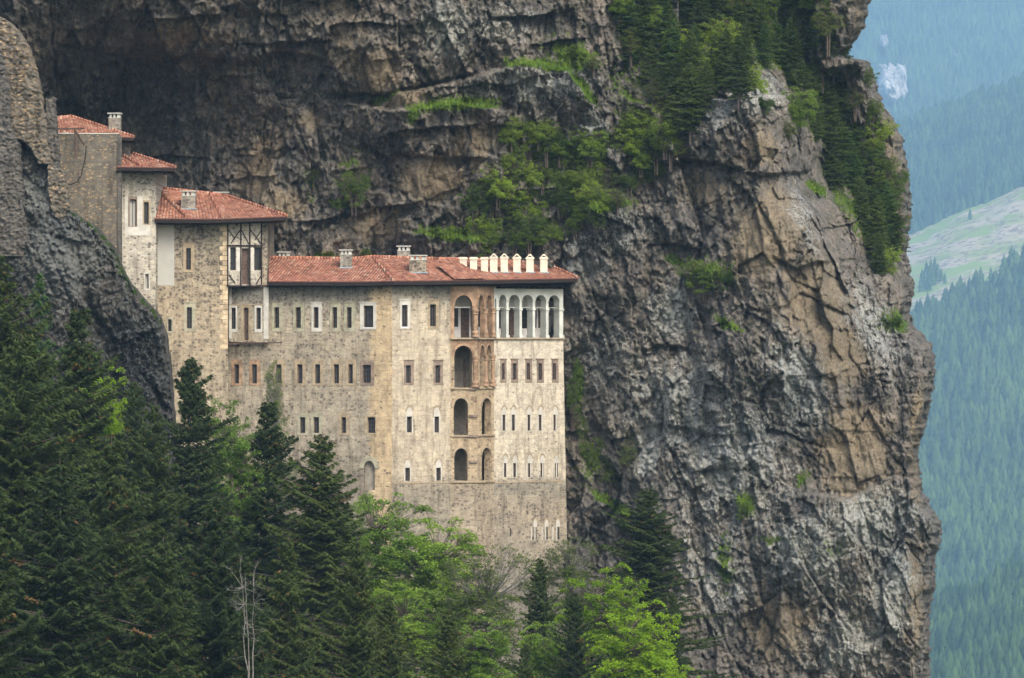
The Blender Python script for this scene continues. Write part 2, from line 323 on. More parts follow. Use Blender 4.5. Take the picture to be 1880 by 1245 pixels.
def steps(x, y):
    r = 0
    for pts, A, fall in STEPS:
        p = np.array(pts, float); L = np.interp(x, p[:, 0], p[:, 1]) + 7 * fbm(x / 26, y * 0, 3, 151); d = y - L
        e = smooth(p[0, 0] - 12, p[0, 0] + 25, x) * smooth(p[-1, 0] + 12, p[-1, 0] - 25, x)
        r = r + A * e * smooth(-3, 5, d) * np.exp(-np.maximum(d, 0) / fall)
    return r
TAN = [(475, 320, 50, 80, 0, .9), (520, 380, 50, 60, 20, .8), (570, 220, 40, 30, 0, .8), (640, 60, 60, 130, 0, .6), (700, 130, 60, 60, 0, .75), (790, 330, 75, 55, 0, 1), (870, 270, 70, 70, 0, .7), (690, 420, 90, 50, 0, .75), (330, 60, 90, 40, 0, .6), (400, 200, 70, 60, 0, .45), (250, 60, 80, 40, 0, .4),
        (740, 180, 80, 30, 0, .7), (1400, 270, 50, 50, 0, .8), (1410, 430, 80, 110, 20, 1), (1290, 350, 80, 50, 30, .7), (1500, 560, 80, 120, -20, .95), (1545, 660, 70, 80, 0, .8), (1570, 830, 80, 130, 0, 1), (1560, 880, 60, 50, 0, 1), (1430, 1150, 90, 90, 0, .75), (1690, 820, 26, 150, 0, 1),
        (1680, 1080, 30, 150, 0, .8), (1600, 420, 60, 100, 0, .5), (1645, 300, 25, 160, 0, .7), (1585, 40, 30, 70, 0, .9), (1270, 1100, 50, 120, 0, .5), (1130, 560, 40, 60, 0, .4), (1110, 760, 60, 60, 0, .3), (640, 480, 120, 30, 0, .6)]
def relief(x, y):
    """x,y arrays in photo pixels of the nominal plane -> metres towards the camera"""
    wx = x + 18 * fbm(x / 140, y / 140, 2, 11); wy = y + 16 * fbm(x / 120, y / 120, 2, 17)
    num = np.zeros(x.shape); den = np.full(x.shape, 1e-9)
    for cx, cy, r in CTRL:
        d2 = ((wx - cx) ** 2 + (wy - cy) ** 2)
        w = np.exp(-d2 / (2 * 58 ** 2)) + 4e-3 / (1 + d2 / 6400) ** 2
        num += w * r; den += w
    b = num / den
    # front crag stands proud of the wooded gully behind it
    ex = np.interp(wy, BL[:, 1], BL[:, 0]); side = smooth(-4, 34, wx - ex) * (wy > 120) * (wy < 640)
    top = np.interp(wx, [1290, 1340, 1400, 1468], [175, 138, 150, 205])
    side = np.maximum(side * smooth(110, 150, wy), smooth(4, -26, wy - top) * (wx > 1250) * (wx < 1490))
    b = b - 4.0 * side * smooth(640, 600, wy)
    tq = 0
    for q in TAN: tq = np.maximum(tq, q[5] * ell(wx, wy, *q[:5]))
    calm = 1 - .72 * smooth(.35, .8, tq)
    def jointing(lean, left):
        xr = x - lean * (y - 500)
        wxx = xr + 7 * fbm(x / 60, y / 90, 2, 23); wyy = y + 9 * fbm(x / 80, y / 80, 2, 29)
        r = 1.5 * facets(wxx / 120, wyy / 210, 3, .9) + .85 * facets(wxx / 52, wyy / 100, 5, 1.1)
        r += .55 * (.5 + .5 * calm) * facets(xr / 25 + .3 * fbm(x / 40, y / 40, 2, 31), y / 46, 7, 1.3)
        rough = calm * (.75 + .5 * smooth(-.3, .3, fbm(x / 70, y / 70, 2, 101)))
        r += .34 * rough * facets(xr / 12.5, y / 21, 9, 1.3) + .20 * rough * facets(xr / 6.4, y / 10, 13, 1.4)
        # overhanging beds: rock juts out further and further and is cut back below
        amp = smooth(-.05, .4, fbm(x / 150, y / 90, 3, 41)); t = (wyy + .12 * x + 30 * fbm(x / 200, y / 60, 3, 37)) / 66.0
        r += (1.5 if left else .25) * amp * ((t - np.floor(t)) ** 1.6 - .4)
        return r + .35 * fbm(wxx / 15, wyy / (60 if left else 110), 3, 51)
    k = smooth(1010, 1110, x + 60 * fbm(x / 90, y / 90, 2, 55))
    return b + steps(x, y) + jointing(0.0, True) * (1 - k) + jointing(.17, False) * k + calm * .12 * vnoise(x / 2.4, y / 3.0, 19) + .14 * calm * fbm(x / 7, y / 11, 2, 219)
def xcols():
    return np.concatenate([np.arange(-500, -30, 14.), np.arange(-30, 1560, 1.9), np.arange(1560, 1745, 1.4), np.arange(1745, 2050, 9.)])
gx = xcols(); gy = np.concatenate([np.arange(-560, -20, 12.), np.arange(-20, 1250, 1.9), np.arange(1250, 1560, 12.)])
GX, GY = np.meshgrid(gx, gy)
REL = relief(GX, GY)
REL = REL - 2.5 * smooth(1230, 1290, GY) * 0
Sx = np.interp(GY, SIL[:, 0], SIL[:, 1]) + 5 * fbm(GX * 0 + 3.3, GY / 16, 4, 61)
past = GX - (Sx - 26)
XX = np.where(past > 0, Sx - 26 + 26 * np.tanh(past / 26) + (7 * facets(GX / 14, GY / 17, 63, 1.2) + 4 * fbm(GX / 9, GY / 9, 3, 64)) * smooth(-6, 24, past), GX)
DD = D0 - REL + np.where(past > 0, .05 * past + .30 * np.maximum(past - 14, 0), 0)
DD = np.maximum(DD, D0 - 30)
def cliff_D(px, py):
    i = np.clip(np.searchsorted(gy, py), 0, len(gy) - 1); j = np.clip(np.searchsorted(gx, px), 0, len(gx) - 1); return float(DD[i, j])
verts = np.stack([(XX - CX) * DD / F, DD, (CY - GY) * DD / F], -1)
# surface facing up?
nz = np.gradient(DD, axis=0) / np.gradient(GY, axis=0) / .036
up = smooth(-1.2, -2.6, nz)
tanm = np.zeros(GX.shape); lim = np.zeros(GX.shape); dkm = np.zeros(GX.shape); grm = np.zeros(GX.shape)
wx_ = GX + 22 * fbm(GX / 40, GY / 40, 4, 71); wy_ = GY + 22 * fbm(GX / 40, GY / 40, 4, 73)
for (a, b, c, d, e, k) in TAN:
    tanm = np.maximum(tanm, k * ell(wx_, wy_, a, b, c, d, e))
for (a, b, c, d, e, k) in [(815, 50, 45, 60, 0, 1.1), (930, 50, 60, 50, 0, .6), (1000, 150, 110, 40, 0, .8), (1380, 170, 80, 50, 0, .7), (1070, 480, 50, 50, 0, .8), (1230, 570, 40, 60, 0, 1), (1190, 830, 26, 55, 0, 1.2), (1240, 750, 130, 120, 0, .7), (1340, 860, 130, 150, 0, .75), (1470, 700, 60, 130, -20, .8),
        (1600, 950, 110, 70, 0, 1.1), (1640, 1080, 60, 130, 0, .9), (1480, 1020, 120, 100, 0, .8), (1550, 1180, 140, 90, 0, .7), (1600, 600, 50, 110, -25, .8), (1300, 1050, 110, 120, 0, .65), (1470, 400, 30, 100, -20, .7), (1140, 420, 80, 60, 0, .5), (1120, 650, 80, 80, 0, .5), (480, 150, 30, 60, 0, .3), (1310, 200, 60, 60, 0, .6), (1090, 250, 40, 60, 0, .7)]:
    lim = np.maximum(lim, k * ell(wx_, wy_, a, b, c, d, e))
for (a, b, c, d, e, k) in [(200, 180, 170, 80, 0, .6), (60, 40, 90, 60, 0, .4), (500, 130, 50, 120, 0, .5), (740, 90, 25, 120, 0, .5), (880, 80, 20, 110, 0, .9), (930, 60, 50, 60, 0, .4), (860, 280, 12, 110, 0, .9), (700, 270, 90, 60, 0, .7), (600, 330, 60, 70, 0, .5), (1090, 430, 90, 60, 0, .8), (1200, 420, 90, 50, 20, .6),
        (1290, 400, 40, 110, -10, .6), (1360, 620, 40, 120, -25, .6), (1600, 720, 60, 60, 0, .7), (1300, 760, 70, 100, 0, .45), (1090, 1000, 70, 120, 0, .5), (1500, 700, 60, 60, 0, .5), (1660, 900, 20, 120, 0, .5), (300, 380, 110, 70, 0, .2), (400, 230, 90, 120, 0, .3)]:
    dkm = np.maximum(dkm, k * ell(wx_, wy_, a, b, c, d, e))
GRASS = [(840, 192, 95, 15, -3, 1), (760, 215, 20, 22, 0, .9), (1000, 118, 100, 11, 4, 1), (1075, 165, 50, 10, 50, 1), (1050, 100, 70, 30, 20, .7), (835, 434, 70, 13, 7, 1.1), (622, 373, 22, 14, 0, 1), (595, 471, 28, 6, 0, 1), (1090, 375, 80, 26, 0, .95), (1000, 300, 80, 90, 0, .6), (1200, 260, 60, 80, 0, .5),
        (1125, 925, 50, 12, 35, 1.1), (1090, 850, 40, 60, 0, .6), (1368, 925, 26, 34, 0, .8), (1240, 480, 30, 10, 25, .8), (1335, 598, 34, 9, 32, .9), (1300, 500, 60, 40, 0, .6), (700, 180, 40, 14, 0, .6), (1470, 880, 16, 30, 0, .6), (1500, 350, 24, 8, 40, .9), (1330, 1040, 20, 80, 0, .6), (1240, 60, 130, 110, 0, .5), (1400, 60, 160, 90, 0, .5),
        (1560, 330, 60, 240, -25, .42), (1640, 590, 40, 30, 0, .6), (1530, 1010, 40, 20, 0, .5), (1420, 990, 40, 14, 0, .6), (1060, 700, 14, 60, 0, .9), (1160, 160, 60, 80, 0, .5), (650, 320, 40, 60, 0, .5), (560, 340, 30, 60, 0, .45)]
for (a, b, c, d, e, k) in GRASS: grm = np.maximum(grm, k * ell(GX + .5 * (wx_ - GX), GY + .5 * (wy_ - GY), a, b, c, d, e))
grm = np.clip(grm - .14 + .3 * up * (GX > 560), 0, 1)
mask = np.stack([tanm, lim, dkm, grm], -1)
ny, nx = GX.shape; idx = np.arange(nx * ny).reshape(ny, nx)
quads = np.stack([idx[1:, :-1].ravel(), idx[1:, 1:].ravel(), idx[:-1, 1:].ravel(), idx[:-1, :-1].ravel()], 1)
cliff = np_mesh('cliff', verts, quads, M['rock'], attrs={'mask': mask})
tag(cliff, kind='structure')

#@@SECTION2
# ------------------------------------------------------------------ masonry and other materials
M['wing'] = masonry('rubble_wall', [(0, (.23, .215, .185)), (.36, (.27, .25, .21)), (.47, (.37, .345, .285)), (.84, (.40, .37, .30)), (.89, (.30, .29, .25)), (.94, (.15, .155, .145)), (1, (.10, .105, .10))],  # dark top stops: grey stain plus eave shadow painted into the wall colour
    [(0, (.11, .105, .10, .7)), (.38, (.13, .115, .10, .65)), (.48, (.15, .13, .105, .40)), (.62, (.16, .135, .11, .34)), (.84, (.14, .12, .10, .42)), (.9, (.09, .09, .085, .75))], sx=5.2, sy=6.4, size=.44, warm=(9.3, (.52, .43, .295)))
M['ashlar'] = masonry('cream_wall', [(0, (.27, .255, .215)), (.31, (.30, .28, .23)), (.36, (.49, .445, .365)), (.7, (.52, .47, .38)), (.88, (.47, .435, .36)), (.93, (.26, .26, .23)), (1, (.12, .125, .12))],  # top stops again mix stain with painted eave shade
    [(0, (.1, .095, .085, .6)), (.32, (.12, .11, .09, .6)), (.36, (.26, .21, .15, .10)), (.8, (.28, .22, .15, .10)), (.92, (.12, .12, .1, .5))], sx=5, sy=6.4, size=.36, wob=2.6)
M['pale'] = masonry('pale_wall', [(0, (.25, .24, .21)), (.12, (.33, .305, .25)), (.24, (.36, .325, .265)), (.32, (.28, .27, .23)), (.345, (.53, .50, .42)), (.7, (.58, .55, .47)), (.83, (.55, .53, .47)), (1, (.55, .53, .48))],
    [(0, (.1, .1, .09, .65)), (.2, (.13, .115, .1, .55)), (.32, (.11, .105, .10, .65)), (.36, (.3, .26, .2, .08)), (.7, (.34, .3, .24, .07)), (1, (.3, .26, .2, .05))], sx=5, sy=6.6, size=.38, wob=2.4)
M['plaster'] = plain('lime_plaster', (.44, .46, .42), .9, .16, 1.2)
M['frameplaster'] = plain('frame_plaster', (.42, .41, .365), .9, .15, 2)
M['tymp'] = plain('pale_arch_field', (.40, .385, .34), .9, .12, 2)
M['white'] = plain('white_plaster', (.60, .61, .60), .9, .08, 1.5)
M['greyrender'] = plain('grey_render', (.34, .34, .31), .9, .07, .8)
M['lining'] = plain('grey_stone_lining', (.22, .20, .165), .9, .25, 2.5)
M['sand'] = plain('sandstone_frame', (.27, .22, .15), .9, .25, 3)
M['sandlight'] = plain('yellow_corner_stones', (.42, .34, .225), .9, .35, 2.2)
M['brownstone'] = plain('brown_stone_frame', (.185, .145, .115), .9, .28, 4)
M['orangestone'] = plain('orange_sandstone', (.25, .17, .11), .9, .4, 2.5)
M['greenstone'] = plain('mossy_stone_frame', (.27, .26, .19), .9, .25, 3)
M['glass'] = plain('dark_opening', (.016, .018, .02), .35, .3, 3)
M['bar'] = plain('window_bars', (.07, .065, .065), .8, .2, 6)
M['wood'] = plain('dark_timber', (.018, .013, .012), .85, .4, 8)
M['oldwood'] = plain('weathered_timber', (.085, .06, .048), .9, .4, 7)
M['fascia'] = plain('red_brown_fascia', (.075, .035, .028), .7, .3, 5)
M['chimney'] = plain('cream_chimney', (.56, .51, .41), .9, .14, 3)
M['flash'] = plain('lead_flashing', (.22, .26, .29), .5, .2, 5)
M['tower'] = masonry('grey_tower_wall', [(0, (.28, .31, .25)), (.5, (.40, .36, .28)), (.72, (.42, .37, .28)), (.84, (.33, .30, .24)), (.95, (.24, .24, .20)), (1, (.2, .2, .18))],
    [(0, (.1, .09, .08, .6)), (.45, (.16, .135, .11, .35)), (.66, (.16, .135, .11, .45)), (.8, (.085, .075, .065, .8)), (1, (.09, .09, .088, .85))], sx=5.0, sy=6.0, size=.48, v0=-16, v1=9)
M['narrow'] = masonry('patched_wall', [(0, (.36, .34, .29)), (.4, (.5, .49, .44)), (.7, (.46, .45, .40)), (1, (.2, .21, .19))],
    [(0, (.1, .095, .09, .6)), (.5, (.12, .11, .1, .3)), (.8, (.1, .1, .1, .45)), (1, (.08, .085, .085, .9))], sx=4.4, sy=7, size=.44, v0=1, v1=12)
M['stack'] = masonry('yellow_ruin_stone', [(0, (.14, .135, .12)), (1, (.17, .16, .14))], [(0, (.25, .215, .15, .8)), (1, (.31, .25, .155, .9))], sx=4.4, sy=8, size=.46, rnd=.95, v0=5, v1=20)
M['greystack'] = masonry('grey_ruin_stone', [(0, (.11, .108, .10)), (1, (.13, .13, .125))], [(0, (.11, .11, .105, .85)), (1, (.13, .13, .125, .85))], sx=2.6, sy=6.5, size=.46, rnd=.95, v0=5, v1=20)
M['darkstack'] = masonry('slate_stack', [(0, (.26, .25, .22)), (1, (.32, .31, .28))], [(0, (.12, .12, .12, .7)), (1, (.13, .13, .13, .65))], sx=3.6, sy=7, size=.45, rnd=.9)

def tile_material():
    m = NT('terracotta_tiles', .85); uv = m.uv(); sp = m.n.new('ShaderNodeSeparateXYZ'); m.t.links.new(uv, sp.inputs[0])
    wob = m.noise(uv, 1.2, 3); wob2 = m.noise(uv, 5, 2)
    u = m.math('ADD', sp.outputs[0], m.math('MULTIPLY', wob, .25)); v = m.math('ADD', sp.outputs[1], m.math('ADD', m.math('MULTIPLY', wob, .35), m.math('MULTIPLY', wob2, .05)))
    row = m.math('MULTIPLY', v, 1 / .30); fr = m.math('FRACT', row)
    colm = m.math('MULTIPLY', u, 1 / .20); fc = m.math('ABSOLUTE', m.math('SUBTRACT', m.math('FRACT', colm), .5))
    cv = m.n.new('ShaderNodeCombineXYZ'); m.set(cv.inputs[0], m.math('FLOOR', colm)); m.set(cv.inputs[1], m.math('FLOOR', row))
    wn = m.n.new('ShaderNodeTexWhiteNoise'); m.t.links.new(cv.outputs[0], wn.inputs['Vector'])
    big = m.noise(uv, .8, 4, .6); fn = m.noise(uv, 14, 3)
    c = m.ramp(wn.outputs[0], [(0, (.16, .065, .045)), (.15, (.25, .105, .07)), (.55, (.36, .15, .095)), (.85, (.44, .205, .13)), (1, (.46, .31, .23))])
    c = m.mix(m.math('MULTIPLY', m.rng(big, .45, .7), .5), c, (.44, .24, .17))
    c = m.mix(m.math('MULTIPLY', m.rng(m.noise(uv, 1.7, 5, .7), .50, .66), .6), c, (.15, .10, .075))
    c = m.mix(m.math('MULTIPLY', m.rng(fn, .5, .7), .35), c, (.2, .08, .06))
    m.color(c)
    h = m.math('ADD', m.math('MULTIPLY', m.math('COSINE', m.math('MULTIPLY', fc, 6.283)), .5), m.math('ADD', m.math('MULTIPLY', fr, -.9), m.math('MULTIPLY', wn.outputs[0], .5)))
    m.bump(h, 1.0, .07); return m.mat
M['tiles'] = tile_material()
UP = Vector((0, 0, 1))

# ------------------------------------------------------------------ wall segments between two plan points given as (photo column, distance)
class Seg:
    def __init__(s, a, b, batter=0.0):
        s.A = Vector(((a[0] - CX) * a[1] / F, a[1], 0)); s.B = Vector(((b[0] - CX) * b[1] / F, b[1], 0)); s.batter = batter
        s.X = (s.B - s.A).normalized(); s.L = (s.B - s.A).length; s.Y = Vector((s.X.y, -s.X.x, 0))  # Y outwards (to the camera)
        if s.Y.y > 0: s.Y = -s.Y
    def u(s, px):
        k = (px - CX) / F; return (k * s.A.y - s.A.x) / (s.X.x - k * s.X.y)
    def D(s, u): return s.A.y + s.X.y * u
    def z(s, px, py): return (CY - py) * s.D(s.u(px)) / F
    def pt(s, u, z, out=0.0): return s.A + s.X * (u * (1 + max(0, -z) * s.batter)) + UP * z + s.Y * out
    def r(s, x0, x1, y0, y1):   # photo rectangle -> u0,u1,z0,z1
        c = (x0 + x1) / 2; return (s.u(x0), s.u(x1), s.z(c, y1), s.z(c, y0))
ARC = 10
def arc(u0, u1, zs, zt, pointed=0.0):
    c = (u0 + u1) / 2; r = (u1 - u0) / 2; h = zt - zs; pts = []
    for k in range(ARC + 1):
        a = math.pi * k / ARC; x = -math.cos(a); y = math.sin(a) ** (1 - .15 * pointed)
        pts.append((c + r * x, zs + h * (y * (1 - pointed * .18 * (1 - abs(x))* 0) if not pointed else h and (math.sqrt(max(0, 1 - abs(x) ** (2 - .5 * pointed)))))))
    return pts
def wall(mb, seg, u0, u1, z0, z1, ops, depth=.32, mi=0, ri=0, out=0.0, uoff=0.0):
    """a wall face with real openings and reveals. ops: (a0,a1,b0,b1,spring or None, reveal depth or None)"""
    us = sorted({u0, u1, *[q for o in ops for q in o[:2]]}); zs = sorted({z0, z1, *[q for o in ops for q in o[2:4]]})
    P3 = lambda u, z, d=0.0: seg.pt(u, z, out - d)
    for i in range(len(us) - 1):
        for j in range(len(zs) - 1):
            a, b, c, d = us[i], us[i + 1], zs[j], zs[j + 1]; mx, mz = (a + b) / 2, (c + d) / 2
            if b - a < 1e-5 or d - c < 1e-5: continue
            if any(o[0] < mx < o[1] and o[2] < mz < o[3] for o in ops): continue
            mb.poly([P3(a, c), P3(b, c), P3(b, d), P3(a, d)], [(a + uoff, c), (b + uoff, c), (b + uoff, d), (a + uoff, d)], mi)
    for o in ops:
        a, b, c, d = o[:4]; sp = o[4] if len(o) > 4 else None; dp = o[5] if len(o) > 5 and o[5] else depth
        if sp is None:
            rim = [(a, c), (b, c), (b, d), (a, d)]
        else:
            pa = arc(a, b, sp, d, o[6] if len(o) > 6 else 0)
            for k in range(ARC):
                p, q = pa[k], pa[k + 1]
                mb.poly([P3(p[0], p[1]), P3(q[0], q[1]), P3(q[0], d), P3(p[0], d)], [(p[0] + uoff, p[1]), (q[0] + uoff, q[1]), (q[0] + uoff, d), (p[0] + uoff, d)], mi)
            rim = [(a, c), (b, c)] + pa[::-1]
        for k in range(len(rim)):
            p, q = rim[k], rim[(k + 1) % len(rim)]
            if abs(p[0] - q[0]) + abs(p[1] - q[1]) < 1e-6: continue
            mb.poly([P3(q[0], q[1]), P3(p[0], p[1]), P3(p[0], p[1], dp), P3(q[0], q[1], dp)], [(q[0], q[1]), (p[0], p[1]), (p[0] + dp, p[1]), (q[0] + dp, q[1])], ri)
def ring(mb, seg, inner, outer, o0, o1, mi=0):
    """flat frame between two outlines of equal length, standing o0..o1 out of the wall"""
    n = len(inner)
    for k in range(n):
        j = (k + 1) % n; a, b, c, d = inner[k], inner[j], outer[j], outer[k]
        mb.poly([seg.pt(*a, o1), seg.pt(*b, o1), seg.pt(*c, o1), seg.pt(*d, o1)], [a, b, c, d], mi)
        mb.poly([seg.pt(*d, o1), seg.pt(*c, o1), seg.pt(*c, o0), seg.pt(*d, o0)], [d, c, c, d], mi)
        mb.poly([seg.pt(*b, o1), seg.pt(*a, o1), seg.pt(*a, o0 - .1), seg.pt(*b, o0 - .1)], [b, a, a, b], mi)
def rect(a, b, c, d): return [(a, c), (b, c), (b, d), (a, d)]
def window(seg, o, parent, fr=None, fmat='sand', depth=.26, bars=(1, 4), lintel=None, sill=None, tymp=None, name='window', pane='glass'):
    """o: u0,u1,z0,z1 ; fr: frame rectangle; returns the opening for wall()"""
    a, b, c, d = o; mb = MB()
    mb.poly([seg.pt(*p, -depth) for p in rect(a - .01, b + .01, c - .01, d + .01)], rect(a, b, c, d), 0)
    w = b - a; h = d - c
    X, Y = seg.X, seg.Y
    for k in range(1, bars[0] + 1):
        u = a + w * k / (bars[0] + 1); mb.frame_box(seg.A, X, Y, UP, u - .018, u + .018, -depth + .03, -depth + .06, c, d, 1)
    for k in range(1, bars[1] + 1):
        z = c + h * k / (bars[1] + 1); mb.frame_box(seg.A, X, Y, UP, a, b, -depth + .035, -depth + .055, z - .014, z + .014, 1)
    for e0, e1 in ((a, a + .035), (b - .035, b)): mb.frame_box(seg.A, X, Y, UP, e0, e1, -depth + .02, -depth + .075, c, d, 2)
    mb.frame_box(seg.A, X, Y, UP, a + .035, b - .035, -depth + .02, -depth + .075, d - .04, d, 2)
    w_ = mb.build(name, [M[pane], M['bar'], M['oldwood']], parent)
    if fr:
        f = MB(); ring(f, seg, rect(a, b, c, d), rect(*fr), 0, .03)
        if lintel: f.frame_box(seg.A, X, Y, UP, fr[0] - .05, fr[1] + .05, 0.0, .075, fr[3], fr[3] + .06)
        f.build('frame', M[fmat], w_)
    if sill:
        f = MB(); f.frame_box(seg.A, X, Y, UP, a - .04, b + .04, -.02, .05, c - .07, c - .002); f.build('sill', M['white'], w_)
    if tymp:   # pale plastered pointed field above a slit window
        f = MB(); cu = (a + b) / 2; hw = w / 2 + .05; pts = [(cu - hw, d + .01), (cu + hw, d + .01), (cu + hw, d + tymp * .55), (cu + hw * .6, d + tymp * .85), (cu, d + tymp), (cu - hw * .6, d + tymp * .85), (cu - hw, d + tymp * .55)]
        f.poly([seg.pt(*p, .018) for p in pts], pts, 0)
        op = [(cu + (p[0] - cu) * 1.35, d + (p[1] - d) * 1.22) for p in pts[2:]]; ip = pts[2:]
        for k in range(len(ip) - 1): f.poly([seg.pt(*ip[k], .035), seg.pt(*op[k], .035), seg.pt(*op[k + 1], .035), seg.pt(*ip[k + 1], .035)], [ip[k], op[k], op[k + 1], ip[k + 1]], 1)
        if fr is None:   # thin rendered margin
            for e0, e1 in ((a - .09, a), (b, b + .09)): f.frame_box(seg.A, X, Y, UP, e0, e1, -.01, .012, c - .04, d + .006, 0)
        f.build('arch_panel', [M['tymp'], M['sand']], w_)
    return (a, b, c, d, None, depth)

def roof_slab(mb, tri, thick=.10):
    """tri: polygon on the roof surface, first two points run along the eave"""
    e = (Vector(tri[1]) - Vector(tri[0])).normalized(); n = (Vector(tri[1]) - Vector(tri[0])).cross(Vector(tri[-1]) - Vector(tri[0])).normalized()
    if n.z < 0: n = -n
    s = n.cross(e)
    if s.z < 0: s = -s
    uv = [((Vector(p) - Vector(tri[0])).dot(e) + Vector(tri[0]).x, (Vector(p) - Vector(tri[0])).dot(s)) for p in tri]
    mb.poly(tri, uv, 0)
def roof(name, eaves, ridge, parent, fas=.2, hips=(), walls_in=.9, cap_rows=(), soff=0.1):
    """eaves: eave points left to right, ridge: list of (eave index span) facets"""
    mb = MB()
    for f in ridge: roof_slab(mb, f)
    E = [Vector(p) for p in eaves]
    for i in range(len(E) - 1):
        a, b = E[i], E[i + 1]; t = (b - a).normalized(); out = Vector((t.y, -t.x, 0))
        if i < len(E) - 1:
            dn = Vector((0, 0, -fas)); red = Vector((0, 0, -.07))
            mb.poly([a + out * .03 + red * 0, b + out * .03, b + out * .03 + red, a + out * .03 + red], None, 1)
            mb.poly([a + red, b + red, b + dn, a + dn], None, 2)
            mb.poly([a, b, b + out * .03, a + out * .03], None, 1)
            mb.poly([a + red, b + red, b + out * .03 + red, a + out * .03 + red], None, 1)
            inn = -out * (walls_in + .5)
            mb.poly([a + dn, b + dn, b + dn + inn - UP * soff, a + dn + inn - UP * soff], None, 2)
    o = mb.build('roof', [M['tiles'], M['fascia'], M['wood']], parent)
    if hips:
        for a, b in hips:
            h = MB()
            a, b = Vector(a), Vector(b); n = max(2, int((b - a).length / .38))
            for k in range(n):
                p = a.lerp(b, k / n); q = a.lerp(b, (k + 1.12) / n); h.tube([p + UP * .03, q + UP * (.06)], [.115, .09], 6)
            h.build('ridge_tiles', M['tiles'], o)
    return o
def chimney(parent, px, py_base, py_top, w_px, D, mat='darkstack', kind='flat', dy=.8, flash=True, on=None):
    """stack standing on the roof; kinds: flat (stone slab on stubs), gable (small gabled cowl), pot (plain cream shaft with cornice)"""
    if on: D = on_roof(on, px, py_base, D)
    w = w_px * D / F; x = (px - CX) * D / F; z0 = (CY - py_base) * D / F; z1 = (CY - py_top) * D / F; mb = MB()
    if kind == 'flat':
        cap = .30; mb.box(x - w / 2, x + w / 2, D, D + dy, z0 - .8, z1 - cap, 0)
        for fx in (-.42, -.1, .22): mb.box(x + fx * w, x + (fx + .18) * w, D + .05, D + dy - .05, z1 - cap, z1 - .07, 2)
        mb.box(x + .42 * w, x + .48 * w, D + .05, D + dy - .05, z1 - cap, z1 - .07, 2)
        mb.box(x - w / 2 - .07, x + w / 2 + .07, D - .07, D + dy + .07, z1 - .07, z1, 5); mb.box(x - w / 2 - .02, x + w / 2 + .02, D - .02, D + dy + .02, z1 - cap - .03, z1 - cap, 2)
    elif kind == 'gable':
        hw = w / 2; b = z1 - .33; mb.box(x - hw, x + hw, D, D + w, z0 - .8, b, 1); mb.box(x - hw - .05, x + hw + .05, D - .05, D + w + .05, b, b + .07, 1)
        zt = z1; zb = b + .07; W2 = hw + .05
        out = [(-W2, 0), (-.05, zt - zb), (.05, zt - zb), (W2, 0)]; inn = [(-W2 * .52, .06), (-.02, (zt - zb) * .62), (.02, (zt - zb) * .62), (W2 * .52, .06)]
        for y in (D - .05, D + w + .05):
            for k in range(3): mb.poly([(x + out[k][0], y, zb + out[k][1]), (x + out[k + 1][0], y, zb + out[k + 1][1]), (x + inn[k + 1][0], y, zb + inn[k + 1][1]), (x + inn[k][0], y, zb + inn[k][1])], None, 1)
            mb.poly([(x + out[0][0], y, zb), (x + inn[0][0], y, zb + .06), (x + inn[3][0], y, zb + .06), (x + out[3][0], y, zb)], None, 1)
        for k in range(3):
            for s_ in (out, inn): mb.poly([(x + s_[k][0], D - .05, zb + s_[k][1]), (x + s_[k + 1][0], D - .05, zb + s_[k + 1][1]), (x + s_[k + 1][0], D + w + .05, zb + s_[k + 1][1]), (x + s_[k][0], D + w + .05, zb + s_[k][1])], None, 1 if s_ is out else 3)
    else:
        hw = w / 2; mb.box(x - hw, x + hw, D, D + w, z0 - .8, z1 - .16, 1); mb.box(x - hw - .05, x + hw + .05, D - .05, D + w + .05, z1 - .16, z1 - .08, 1); mb.box(x - hw - .02, x + hw + .02, D - .02, D + w + .02, z1 - .08, z1, 1)
    if flash: mb.poly([(x - w / 2 - .04, D - .16, z0 - .03), (x + w / 2 + .1, D - .16, z0 - .03), (x + w / 2 + .1, D + .02, z0 + .06), (x - w / 2 - .04, D + .02, z0 + .06)], None, 4)
    return mb.build('chimney', [M[mat], M['chimney'], M['plaster'], M['wood'], M['flash'], M['greyrender']], parent)

# ================================================================== the long main building
main = empty('monastery_building', P(720, 1030, 251)); tag(main, 'long cream stone building with a red tiled roof and white arcade at its right end', 'building')
ZB = -27.0
pA, pB, pC, pD, pE, pF = (418, 251.2), (720, 248.6), (827, 250.2), (876, 250.6), (907, 252.1), (1034, 255.4)
S1, S2, S3, S4, S5 = Seg(pA, pB), Seg(pB, pC), Seg(pC, pD), Seg(pD, pE), Seg(pE, pF, .0042)
zt1 = S1.z(600, 519)
ops = []
def W1(x0, x1, y0, y1, f, mat='sand', **k): ops.append(window(S1, S1.r(x0, x1, y0, y1), main, S1.r(*f), mat, **k))
W1(503.6, 512.7, 564, 602, (499, 519, 556, 609), 'greenstone'); W1(543, 552.5, 564, 602, (538, 559, 556, 609), 'greenstone', lintel=1); W1(576, 585, 564, 602, (572, 591, 556, 609), 'frameplaster', lintel=1)
W1(610.5, 619, 564, 602, (606, 626, 556, 609), 'greenstone', lintel=1); W1(637, 645.6, 564, 602, (632, 653, 556, 609), 'greenstone', lintel=1)
W1(668, 685.4, 561, 601, (661, 691, 556, 605), 'frameplaster', bars=(2, 2), lintel=1, sill=1)
for a, b in ((430, 439), (462.5, 472), (507, 517), (546, 555.5), (578.5, 588), (613, 622.6), (639.5, 648)): W1(a, b, 669, 704, (a - 5, b + 6, 660, 708), 'sand' if a > 500 else 'orangestone', bars=(2, 4))
W1(666, 681, 670, 703, (661.5, 687, 662, 708), 'brownstone', bars=(2, 3))
